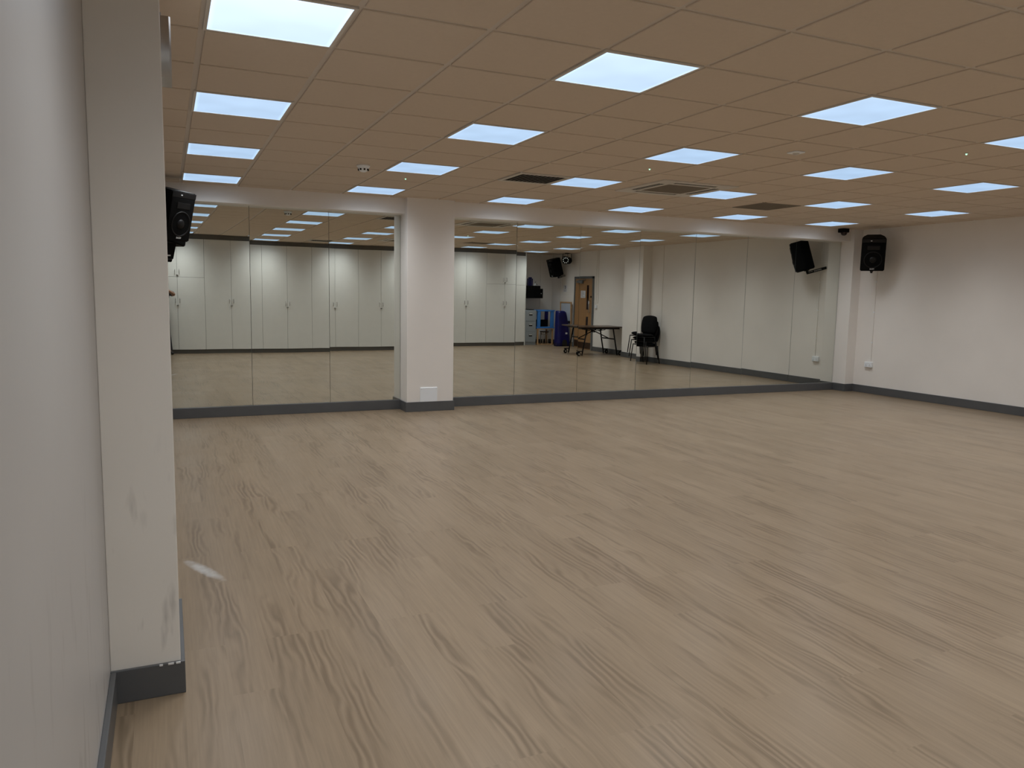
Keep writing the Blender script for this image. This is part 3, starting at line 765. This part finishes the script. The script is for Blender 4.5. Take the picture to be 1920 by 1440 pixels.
# blue vinyl cover draped over a stack by the wall
t_ = anchor('covered_stack', 'tall navy blue vinyl cover draped over a stack by the whiteboard', 'covered stack', (10.245, -3.43, 0))
b = B0(); lev = [(0.0, 0.20, 0.145), (0.12, 0.20, 0.145), (0.3, 0.193, 0.14), (0.5, 0.183, 0.135), (0.7, 0.168, 0.13), (0.88, 0.150, 0.125), (0.98, 0.138, 0.115), (1.025, 0.118, 0.095), (1.04, 0.06, 0.05)]
rings = []; nseg = 44
for li, (z, a, c) in enumerate(lev):
    R_ = []
    for k in range(nseg):
        an = 2*PI*k/nseg; ca, sa = math.cos(an), math.sin(an)
        e = 0.38
        x = a*math.copysign(abs(ca)**e, ca); y = c*math.copysign(abs(sa)**e, sa)
        fold = 1+0.035*math.sin(an*7+1.3*z*3)*(1-z/1.3)+0.015*math.sin(an*13+2)
        lean = -(0.20-max(a, 0.118))
        R_.append(b.verts.new((x*fold+lean, y*fold, z+(0.012*math.sin(an*5) if li > 5 else 0)+(0.001 if li == 0 else 0))))
    rings.append(R_)
for A, C_ in zip(rings, rings[1:]):
    for k in range(nseg):
        f = b.faces.new([A[k], A[(k+1) % nseg], C_[(k+1) % nseg], C_[k]]); f.smooth = True
b.faces.new(rings[-1]); b.faces.new(rings[0][::-1])
obj('cover', b, M['navy'], t_)
b = B0(); bx(b, (0.03, 0.136, 0.36), (0.09, 0.150, 0.41), 0.002); obj('label_patch', b, M['paper'], t_)
b = B0(); prism(b, [(-0.07, 0.0), (0.09, 0.0), (0.085, 0.13), (0.05, 0.19), (-0.03, 0.19), (-0.065, 0.13)], 0.134, 0.1535, Matrix(((1, 0, 0, 0), (0, 0, 1, 0), (0, 1, 0, 0.002), (0, 0, 0, 1)))); o = obj('opening', b, M['dark_hole'], t_); o['label'] = 'dark opening at the foot of the cover'

# pine easel whiteboard leaning on the right wall
t_ = anchor('easel_whiteboard', 'pine framed whiteboard easel leaning on the right wall by the door', 'whiteboard', (10.478, -3.62, 0))
lean = Matrix.Rotation(math.radians(-1.0), 4, 'Y')
b = B0(); bx(b, (-0.010, -0.30, 0.74), (-0.002, 0.30, 1.28), 0.001, rot=lean); obj('board', b, M['board_white'], t_)
for s in (-1, 1):
    b = B0(); bx(b, (-0.026, s*0.32-0.022, 0.003), (0.0, s*0.32+0.022, 1.31), 0.003, rot=lean); obj('post', b, M['pine'], t_)
b = B0(); bx(b, (-0.024, -0.30, 1.275), (-0.001, 0.30, 1.31), 0.003, rot=lean); obj('top_rail', b, M['pine'], t_)
b = B0(); bx(b, (-0.03, -0.30, 0.69), (-0.001, 0.30, 0.74), 0.003, rot=lean); obj('tray', b, M['dark_brown'], t_)

# black equipment box on the back wall, with things standing on it
t_ = anchor('mounted_equipment_box', 'black wall-mounted equipment box above the filing cabinet', 'equipment box', (9.68, YB+0.002, 1.39))
b = B0(); bx(b, (-0.27, 0, 0.0), (0.30, 0.44, 0.27), 0.008); obj('cabinet', b, M['black'], t_)
b = B0(); bx(b, (-0.25, 0.44, 0.015), (0.28, 0.452, 0.255), 0.004); obj('door', b, M['grille_cloth'], t_)
b = B0(); cyl(b, (0.235, 0.452, 0.13), (0.235, 0.458, 0.13), 0.012, seg=14); obj('lock', b, M['badge'], t_)
t_ = anchor('amplifier', 'flat black amplifier on the wall-mounted equipment box', 'amplifier', (9.66, YB+0.03, 1.6605))
b = B0(); bx(b, (-0.25, 0.0, 0.0), (0.25, 0.38, 0.085), 0.005); obj('case', b, M['black'], t_)
b = B0()
for k in range(4): cyl(b, (-0.15+0.1*k, 0.38, 0.045), (-0.15+0.1*k, 0.392, 0.045), 0.012, seg=14)
obj('knob', b, M['black_metal'], t_)
ZT = 1.746
t_ = anchor('bottle_rack', 'dark blue open rack standing on the black amplifier', 'rack', (9.66, -4.44, ZT))
for sx in (-1, 1):
    for sy in (-1, 1):
        b = B0(); bx(b, (sx*0.055-0.012, sy*0.04-0.012, 0.0), (sx*0.055+0.012, sy*0.04+0.012, 0.21), 0.003); obj('post', b, M['navy'], t_)
b = B0(); bx(b, (-0.07, -0.055, 0.205), (0.07, 0.055, 0.22), 0.004); bx(b, (-0.035, -0.05, 0.22), (0.035, 0.05, 0.262), 0.008); bx(b, (-0.012, -0.04, 0.0), (0.012, 0.04, 0.205), 0.003); obj('top', b, M['navy'], t_)
t_ = anchor('spray_bottle', 'small white bottle with a dark nozzle on the black amplifier', 'bottle', (9.80, -4.40, ZT))
b = B0(); lathe(b, [(0, 0), (0.026, 0), (0.028, 0.01), (0.028, 0.055), (0.02, 0.068), (0.01, 0.073), (0.01, 0.082), (0, 0.083)], 20); obj('body', b, M['white_plastic'], t_)
b = B0(); tube(b, [(0, 0, 0.08), (0.01, 0, 0.10), (0.035, 0, 0.135)], 0.006, 8); obj('nozzle', b, M['black'], t_)
t_ = anchor('white_cup', 'small low white cup beside the bottle on the amplifier', 'cup', (9.745, -4.32, ZT))
b = B0(); lathe(b, [(0, 0), (0.02, 0), (0.024, 0.028), (0.021, 0.028), (0.017, 0.004), (0, 0.004)], 18); obj('cup', b, M['white_plastic'], t_)
t_ = anchor('router', 'small white box leaning at the edge of the amplifier', 'router', (9.925, -4.42, ZT))
b = B0(); bx(b, (-0.05, -0.05, 0.0), (0.05, 0.05, 0.016), 0.004, rot=Matrix.Translation((0, 0, 0.012)) @ Matrix.Rotation(math.radians(14), 4, 'Y')); obj('case', b, M['white_plastic'], t_)
b = B0(); tube(b, [(-0.03, 0.03, 0.02), (-0.06, 0.03, 0.05), (-0.09, 0.03, 0.055)], 0.004, 8); obj('cable', b, M['black'], t_)

# disco light hung on the right wall by the ceiling
t_ = anchor('disco_light', 'black round stage light with white bulbs hung from the ceiling by the loudspeaker', 'stage light', (10.27, -3.31, 2.50), (0, 0, math.radians(-128)))
b = B0(); MX = Matrix.Rotation(PI/2, 4, 'X')
lathe(b, [(0.0, -0.15), (0.085, -0.15), (0.105, -0.12), (0.112, 0.085), (0.118, 0.095), (0.118, 0.105), (0.100, 0.105), (0.098, 0.09), (0, 0.088)], 32, MX); obj('can', b, M['black'], t_)
for k in range(9):
    a = 2*PI*k/9+0.2; r = 0.079
    b = B0(); lathe(b, [(0.013, 0.088), (0.013, 0.095), (0.008, 0.102), (0, 0.103)], 12, MX @ Matrix.Translation((r*math.cos(a), r*math.sin(a), 0))); obj('bulb', b, M['lens'], t_)
b = B0(); lathe(b, [(0.009, 0.088), (0.009, 0.094), (0.005, 0.098), (0, 0.099)], 12, MX @ Matrix.Translation((0.0, 0.055, 0))); obj('bulb', b, M['lens'], t_)
b = B0()
for s in (-1, 1): bx(b, (s*0.135-0.003, -0.015, -0.02), (s*0.135+0.003, 0.015, 0.195), 0.001); cyl(b, (s*0.108, 0, 0), (s*0.15, 0, 0), 0.012, seg=12)
bx(b, (-0.138, -0.015, 0.19), (0.138, 0.015, 0.197), 0.001); bx(b, (-0.05, -0.05, 0.197), (0.05, 0.05, 0.2135), 0.003)
obj('yoke', b, M['black_metal'], t_)
b = B0(); tube(b, [(0.0, 0.15, 0.02), (0.03, 0.20, 0.0), (0.06, 0.21, 0.10), (0.05, 0.14, 0.205)], 0.005, 8); obj('cable', b, M['black'], t_)

# notice on the wall near the door
t_ = anchor('wall_notice', 'white wall notice with a black symbol below the loudspeaker', 'notice', (XR-0.001, -3.785, 1.70))
b = B0(); bx(b, (-0.004, -0.105, -0.12), (0, 0.105, 0.09), 0.001); obj('sheet', b, M['paper'], t_)
b = B0()
for q in range(3):
    z = 0.058-q*0.036
    bx(b, (-0.0052, -0.005, z-0.008), (-0.004, 0.03, z+0.008)); bx(b, (-0.0052, -0.032 if q != 1 else 0.0, z-0.006), (-0.004, 0.0, z+0.010))
bx(b, (-0.0052, 0.02, -0.02), (-0.004, 0.04, 0.06))
obj('symbol', b, M['ink'], t_)
b = B0()
for q in range(2): bx(b, (-0.0052, -0.075, -0.062-q*0.035), (-0.004, 0.075, -0.054-q*0.035))
obj('text_line', b, M['ink'], t_)

# ------------------------------------------------------------------ oak door in the right wall
b = B0(); fx = XR-0.035
for lo, hi in (((fx, -3.20, 0), (XR+0.01, -3.14, 2.035)), ((fx, -2.23, 0), (XR+0.01, -2.17, 2.035)), ((fx, -3.20, 1.975), (XR+0.01, -2.17, 2.035))): bx(b, lo, hi, 0.004)
door = struct('door_1', b, M['door_grey'])
lx0, lx1 = XR-0.022, XR-0.001
b = B0(); W0, W1 = -3.138, -2.232
v1, v2 = (-2.545, -2.43), (-2.56, -2.43)
def leaf(lo, hi): bx(b, (lx0, lo[0], lo[1]), (lx1, hi[0], hi[1]), 0.0015)
leaf((W0, 0.008), (-2.55, 1.972)); leaf((-2.43, 0.008), (W1, 1.972))
leaf((-2.55, 1.80), (-2.43, 1.972)); leaf((-2.55, 0.93), (-2.43, 1.12)); leaf((-2.55, 0.008), (-2.43, 0.42))
lf = obj('leaf', b, M['oak'], door)
b = B0(); bx(b, (lx0+0.008, -2.55, 1.12), (lx1-0.005, -2.43, 1.80)); o = obj('vision_panel', b, M['dark_glass'], lf)
b = B0(); bx(b, (lx0+0.008, -2.55, 0.42), (lx1-0.005, -2.43, 0.93)); o = obj('vision_panel', b, M['dark_glass'], lf)
b = B0(); bx(b, (lx0-0.004, W0+0.01, 0.03), (lx0, W1-0.01, 0.215), 0.001); obj('kick_plate', b, M['dark_brown'], lf)
b = B0(); bx(b, (lx0-0.05, -3.02, 1.85), (lx0, -2.74, 1.925), 0.006); bx(b, (lx0-0.03, -2.95, 1.93), (lx0-0.012, -2.6, 1.945), 0.003); obj('door_closer', b, M['door_grey'], lf)
b = B0(); tube(b, [(lx0, -2.335, 1.05), (lx0-0.045, -2.335, 1.05), (lx0-0.045, -2.335, 1.36), (lx0, -2.335, 1.36)], 0.009, 10); obj('pull_handle', b, M['chrome'], lf)
b = B0(); cyl(b, (lx0, -2.30, 1.47), (lx0-0.012, -2.30, 1.47), 0.028, seg=20); obj('lock', b, M['black_metal'], lf)
t_ = anchor('door_notice', 'printed white notice fixed to the oak door', 'notice', (lx0-0.001, -2.74, 1.54))
b = B0(); bx(b, (-0.002, -0.135, -0.105), (0, 0.125, 0.105)); obj('sheet', b, M['paper'], t_)
b = B0(); random.seed(3)
for q in range(8):
    z = 0.08-q*0.022; bx(b, (-0.0028, -0.11, z-0.003), (-0.002, -0.11+random.uniform(0.1, 0.21), z+0.003))
obj('text_line', b, M['ink'], t_)

# ------------------------------------------------------------------ folding table on castors
TX, TY = 9.803, -0.935
t_ = anchor('folding_table', 'dark brown folding table on castors against the right wall', 'table', (TX, TY, 0))
b = B0(); bx(b, (-0.69, -0.415, 0.715), (0.69, 0.415, 0.742), 0.006); obj('tabletop', b, M['dark_brown'], t_)
b = B0()
for s in (-1, 1): bx(b, (-0.54, s*0.36-0.012, 0.675), (0.54, s*0.36+0.012, 0.715), 0.003); bx(b, (s*0.54-0.012, -0.36, 0.68), (s*0.54+0.012, 0.36, 0.715), 0.003)
obj('apron', b, M['black_metal'], t_)
for sx in (-1, 1):
    for sy in (-1, 1):
        b = B0(); tube(b, [(sx*0.38, sy*0.33, 0.69), (sx*0.515, sy*0.33, 0.012)], 0.018, 12); lg = obj('leg', b, M['black_metal'], t_)
        b = B0(); bx(b, (min(sx*0.495, sx*0.64), sy*0.33-0.012, 0.105), (max(sx*0.495, sx*0.64), sy*0.33+0.012, 0.128), 0.003); obj('outrigger', b, M['black_metal'], t_)
        b = B0(); cx = sx*0.60
        for q in (-1, 1): bx(b, (cx-0.014, sy*0.33+q*0.018-0.002, 0.04), (cx+0.014, sy*0.33+q*0.018+0.002, 0.108), 0.001)
        cyl(b, (cx, sy*0.33-0.012, 0.05), (cx, sy*0.33+0.012, 0.05), 0.049, seg=24)
        cs = obj('castor', b, M['black'], t_)
        b = B0(); cyl(b, (cx, sy*0.33-0.0235, 0.05), (cx, sy*0.33+0.0235, 0.05), 0.022, seg=18); obj('hub', b, M['chrome'], cs)
    b = B0(); tube(b, [(sx*0.432, -0.33, 0.43), (sx*0.432, 0.33, 0.43)], 0.015, 10); obj('crossbar', b, M['black_metal'], t_)
b = B0()
for sy in (-0.06, 0.06):
    s = 1 if sy > 0 else -1
    tube(b, [(s*0.43, sy, 0.43), (s*0.20, sy, 0.53), (-s*0.06, sy, 0.64), (-s*0.20, sy, 0.685)], 0.012, 10)
cyl(b, (-0.02, -0.1, 0.60), (-0.02, 0.1, 0.60), 0.012, seg=12)
for x in (-0.22, -0.12, 0.12, 0.22): tube(b, [(x, -0.2, 0.66), (x*0.7, 0.0, 0.62), (x, 0.2, 0.66)], 0.008, 8)
obj('brace', b, M['black_metal'], t_)

# ------------------------------------------------------------------ stack of conference chairs (front = local -Y)
def chair_proto(label, loc, yaw):
    t_ = thing('conference_chair', label, 'chair', loc, (0, 0, yaw), 'stacked black chairs')
    def cushion(w, d, h, crown, M4, name):
        b = B0(); n = 10
        top, bot = [], []
        for i in range(n+1):
            top.append([]); bot.append([])
            for j in range(n+1):
                u, v = 2*i/n-1, 2*j/n-1
                k = (1-abs(u)**4)*(1-abs(v)**4)
                sq = 1-0.17*(u*u*v*v)
                p = Vector((u*w/2*sq, v*d/2*sq, 0))
                top[i].append(b.verts.new(M4 @ (p+Vector((0, 0, h/2*(0.25+0.75*k**0.5)+crown*k)))))
                bot[i].append(b.verts.new(M4 @ (p+Vector((0, 0, -h/2*(0.25+0.75*k**0.5))))))
        for i in range(n):
            for j in range(n):
                f = b.faces.new([top[i][j], top[i+1][j], top[i+1][j+1], top[i][j+1]]); f.smooth = True
                f = b.faces.new([bot[i][j], bot[i][j+1], bot[i+1][j+1], bot[i+1][j]]); f.smooth = True
        for (A) in ([(i, 0) for i in range(n+1)], [(n, j) for j in range(n+1)], [(n-i, n) for i in range(n+1)], [(0, n-j) for j in range(n+1)]):
            for (i, j), (i2, j2) in zip(A, A[1:]):
                f = b.faces.new([bot[i][j], bot[i2][j2], top[i2][j2], top[i][j]]); f.smooth = True
        return obj(name, b, M['black_cloth'], t_)
    cushion(0.47, 0.45, 0.075, 0.006, Matrix.Translation((0, -0.01, 0.45)) @ Matrix.Rotation(math.radians(-3), 4, 'X'), 'seat')
    cushion(0.45, 0.42, 0.05, 0.01, Matrix.Translation((0, 0.235, 0.685)) @ Matrix.Rotation(math.radians(90-9), 4, 'X'), 'backrest')
    for sx in (-1, 1):
        b = B0(); tube(b, [(sx*0.225, -0.20, 0.415), (sx*0.24, -0.225, 0.2), (sx*0.25, -0.245, 0.0)], 0.0115, 10); obj('leg', b, M['black_metal'], t_)
        b = B0(); tube(b, [(sx*0.225, 0.17, 0.415), (sx*0.235, 0.205, 0.2), (sx*0.245, 0.24, 0.0)], 0.0115, 10); obj('leg', b, M['black_metal'], t_)
    b = B0(); tube(b, [(-0.225, -0.20, 0.41), (0.225, -0.20, 0.41), (0.225, 0.19, 0.405), (-0.225, 0.19, 0.405)], 0.0115, 10, closed=True)
    obj('seat_frame', b, M['black_metal'], t_)
    b = B0()
    for sx in (-0.06, 0.06): tube(b, [(sx, 0.12, 0.405), (sx, 0.215, 0.42), (sx, 0.24, 0.5), (sx, 0.262, 0.62)], 0.011, 8)
    obj('back_bracket', b, M['chrome'], t_)
    return t_
CHX, CHY, CHYAW = 10.13, 0.97, math.radians(-107)
fd = Vector((math.sin(CHYAW), -math.cos(CHYAW), 0))
ch = chair_proto('black fabric chair at the bottom of the stack by the right wall', (CHX, CHY, 0), CHYAW)
for k, lab in ((1, 'black fabric chair in the middle of the stack by the right wall'), (2, 'black fabric chair on top of the stack by the right wall')):
    dup(ch, (CHX+fd.x*0.06*k, CHY+fd.y*0.06*k, 0.105*k), label=lab)

# ------------------------------------------------------------------ the photographer, standing back against the cupboards
def skin(name, chains, mat, parent=None, sub=2):
    """chains: list of [(point, radius), ...]; points shared between chains join the limbs"""
    vs, rad, ed, idx, roots = [], [], [], {}, []
    for ch_ in chains:
        last = None
        for p, r in ch_:
            k = tuple(round(q, 4) for q in p)
            new = k not in idx
            if new: idx[k] = len(vs); vs.append(p); rad.append(r)
            if last is None and new: roots.append(idx[k])
            if last is not None and last != idx[k]: ed.append((last, idx[k]))
            last = idx[k]
    me = bpy.data.meshes.new(name); me.from_pydata(vs, ed, []); me.materials.append(mat)
    o = bpy.data.objects.new(name, me); COL.objects.link(o)
    m_ = o.modifiers.new('skin', 'SKIN'); m_.use_smooth_shade = True
    sv = me.skin_vertices[0].data
    for k, r in enumerate(rad): sv[k].radius = r if isinstance(r, tuple) else (r, r); sv[k].use_root = k in roots
    sb = o.modifiers.new('subsurf', 'SUBSURF'); sb.levels = sub; sb.render_levels = sub
    if parent is not None: o.parent = parent
    return o
PX, PY = -0.135, -3.665
KX = {1: 0.115, -1: -0.10}; FX = {1: 0.155, -1: -0.11}
pel, bel, chs, nk, hb, ht = (0, 0, 0.93), (0, 0.0, 1.08), (0, -0.005, 1.27), (0, 0.0, 1.445), (0, 0.025, 1.53), (0, 0.03, 1.64)
sR, sL = (0.165, -0.005, 1.385), (-0.165, -0.005, 1.385)
eR, eL = (0.285, 0.135, 1.335), (-0.205, 0.13, 1.30)
wR, wL = (0.115, 0.235, 1.455), (-0.155, 0.235, 1.445)
hR, hL = (0.07, 0.242, 1.492), (-0.132, 0.240, 1.487)
ch_ = [[(pel, (0.155, 0.105)), (bel, (0.14, 0.10)), (chs, (0.155, 0.105)), ((0, 0, 1.385), (0.10, 0.085)), ((0, -0.005, 1.425), 0.058), (nk, 0.05), ((0, 0.018, 1.495), (0.048, 0.055)), (hb, (0.060, 0.078)), ((0, 0.022, 1.60), (0.076, 0.094)), (ht, (0.080, 0.098)), ((0, 0.02, 1.70), (0.066, 0.080)), ((0, 0.02, 1.73), (0.03, 0.04))],
       [((0, 0, 1.385), 0.1), (sR, 0.058), (eR, 0.041), (wR, 0.027), (hR, (0.03, 0.02))],
       [((0, 0, 1.385), 0.1), (sL, 0.058), (eL, 0.041), (wL, 0.027), (hL, (0.03, 0.02))],
       [(hb, 0.07), ((0, 0.085, 1.505), (0.034, 0.022))], [((0, 0.095, 1.60), 0.010), ((0, 0.118, 1.575), 0.014), ((0, 0.112, 1.562), 0.014)]]
for sx in (-1, 1):
    ch_.append([(pel, 0.15), ((sx*0.09, 0, 0.85), 0.085), ((KX[sx], 0.015, 0.49), 0.057), ((FX[sx], -0.01, 0.10), 0.038), ((FX[sx]+sx*0.005, 0.045, 0.045), 0.036), ((FX[sx]+sx*0.035, 0.11, 0.035), 0.03)])
    ch_.append([((sx*0.068, 0.02, 1.585), 0.012), ((sx*0.083, 0.015, 1.60), 0.014)])
# fingers: four behind the phone, thumb in front, unequal and bent
for sx, hh in ((1, hR), (-1, hL)):
    ax = -1 if sx > 0 else 1
    for q, ln in enumerate((0.030, 0.034, 0.032, 0.024)):
        z = hh[2]+0.036-q*0.019
        ch_.append([((hh[0], hh[1]+0.006, z-0.012), 0.0095), ((hh[0]+ax*0.022, hh[1]+0.020, z), 0.0088), ((hh[0]+ax*(0.026+ln*0.6), hh[1]+0.020, z+0.004), 0.008), ((hh[0]+ax*(0.030+ln), hh[1]+0.019, z+0.002), 0.0068)])
    ch_.append([((hh[0], hh[1]-0.008, hh[2]-0.012), 0.012), ((hh[0]+ax*0.02, hh[1]-0.016, hh[2]+0.010), 0.0095), ((hh[0]+ax*0.042, hh[1]-0.014, hh[2]+0.026), 0.008)])
EYE_Y = 0.0985
pers = thing('person', 'person standing at the cupboards holding up a phone, elbow raised, seen only in the mirror', 'person', (PX, PY, 0.001))
skin('body', ch_, M['skin'], pers)
skin('shirt', [[((0, 0, 0.80), (0.15, 0.11)), ((0, 0, 0.84), (0.178, 0.128)), ((0, 0, 0.94), (0.176, 0.128)), (bel, (0.165, 0.122)), (chs, (0.175, 0.125)), ((0, 0, 1.385), (0.115, 0.10)), ((0, 0, 1.43), (0.066, 0.066))],
               [((0, 0, 1.385), 0.1), (sR, 0.07), ((0.235, 0.075, 1.358), 0.064), ((0.262, 0.105, 1.346), 0.058)], [((0, 0, 1.385), 0.1), (sL, 0.07), ((-0.187, 0.07, 1.337), 0.062), ((-0.196, 0.10, 1.32), 0.056)]], M['shirt'], pers)
tr = [[((0, 0, 1.02), (0.14, 0.10)), ((0, 0, 0.97), (0.165, 0.117)), ((0, 0, 0.88), (0.165, 0.118))]]
for sx in (-1, 1): tr.append([((0, 0, 0.88), 0.15), ((sx*0.093, 0, 0.78), 0.098), ((KX[sx], 0.015, 0.49), 0.072), ((FX[sx], -0.005, 0.12), 0.060), ((FX[sx], -0.002, 0.06), 0.058)])
skin('trousers', tr, M['trouser'], pers)
for sx in (-1, 1):
    skin('shoe', [[((FX[sx], -0.035, 0.045), (0.042, 0.042)), ((FX[sx]+sx*0.005, 0.05, 0.045), (0.044, 0.042)), ((FX[sx]+sx*0.045, 0.13, 0.034), (0.044, 0.032)), ((FX[sx]+sx*0.06, 0.16, 0.03), (0.03, 0.026))]], M['shoe'], pers)
skin('hair', [[((0, -0.025, 1.53), (0.055, 0.05)), ((0, -0.018, 1.58), (0.080, 0.076)), ((0, -0.012, 1.645), (0.089, 0.088)), ((0, 0.008, 1.705), (0.080, 0.094)), ((0, 0.02, 1.745), (0.045, 0.06))]], M['hair'], pers)
for sx in (-1, 1):
    b = B0(); bmesh.ops.create_uvsphere(b, u_segments=12, v_segments=8, radius=0.011)
    bmesh.ops.translate(b, vec=(sx*0.030, EYE_Y, 1.618), verts=b.verts); obj('eye', b, M['board_white'], pers)
b = B0(); bx(b, (-0.022, 0.086, 1.536), (0.022, 0.1005, 1.543), 0.003); obj('mouth', b, M['navy'] if False else M['dark_brown'], pers)

# ------------------------------------------------------------------ camera
cam = bpy.data.cameras.new('camera'); co = bpy.data.objects.new('camera', cam); COL.objects.link(co)
yaw, pitch, roll = 0.422790, -0.114973, 0.018213
F = Vector((math.sin(yaw)*math.cos(pitch), math.cos(yaw)*math.cos(pitch), math.sin(pitch)))
R0 = Vector((math.cos(yaw), -math.sin(yaw), 0)); U0 = R0.cross(F)
R = R0*math.cos(roll)+U0*math.sin(roll); U = -R0*math.sin(roll)+U0*math.cos(roll)
mw = Matrix((( R.x, U.x, -F.x, -0.1878), (R.y, U.y, -F.y, -3.3821), (R.z, U.z, -F.z, H-1.1929), (0, 0, 0, 1)))
co.matrix_world = mw
cam.sensor_fit = 'HORIZONTAL'; cam.sensor_width = 36; cam.lens = 36*1440.75/1920; cam.clip_start = 0.01
S.camera = co
# the phone it is taken with: a slab square to the lens, just behind it
t_ = thing('phone', 'dark phone held up by the person at the cupboards', 'phone')
t_.matrix_world = mw
b = B0(); bx(b, (-0.115, -0.060, 0.013), (0.045, 0.016, 0.021), 0.003, seg=3); obj('case', b, M['black'], t_)
b = B0(); bx(b, (-0.112, -0.057, 0.0208), (0.042, 0.013, 0.0214)); obj('screen', b, M['dark_glass'], t_)

# ------------------------------------------------------------------ world, view
w = bpy.data.worlds.new('world'); S.world = w; w.use_nodes = True
w.node_tree.nodes['Background'].inputs[0].default_value = (0.02, 0.02, 0.022, 1)
S.view_settings.view_transform = 'Standard'; S.view_settings.look = 'None'
S.view_settings.gamma = 1; S.view_settings.use_curve_mapping = False; S.view_settings.exposure = 0.0
c = S.cycles
c.max_bounces = 12; c.diffuse_bounces = 6; c.glossy_bounces = 8; c.caustics_reflective = True; c.blur_glossy = 0.5
c.sample_clamp_indirect = 8.0
c.use_denoising = True
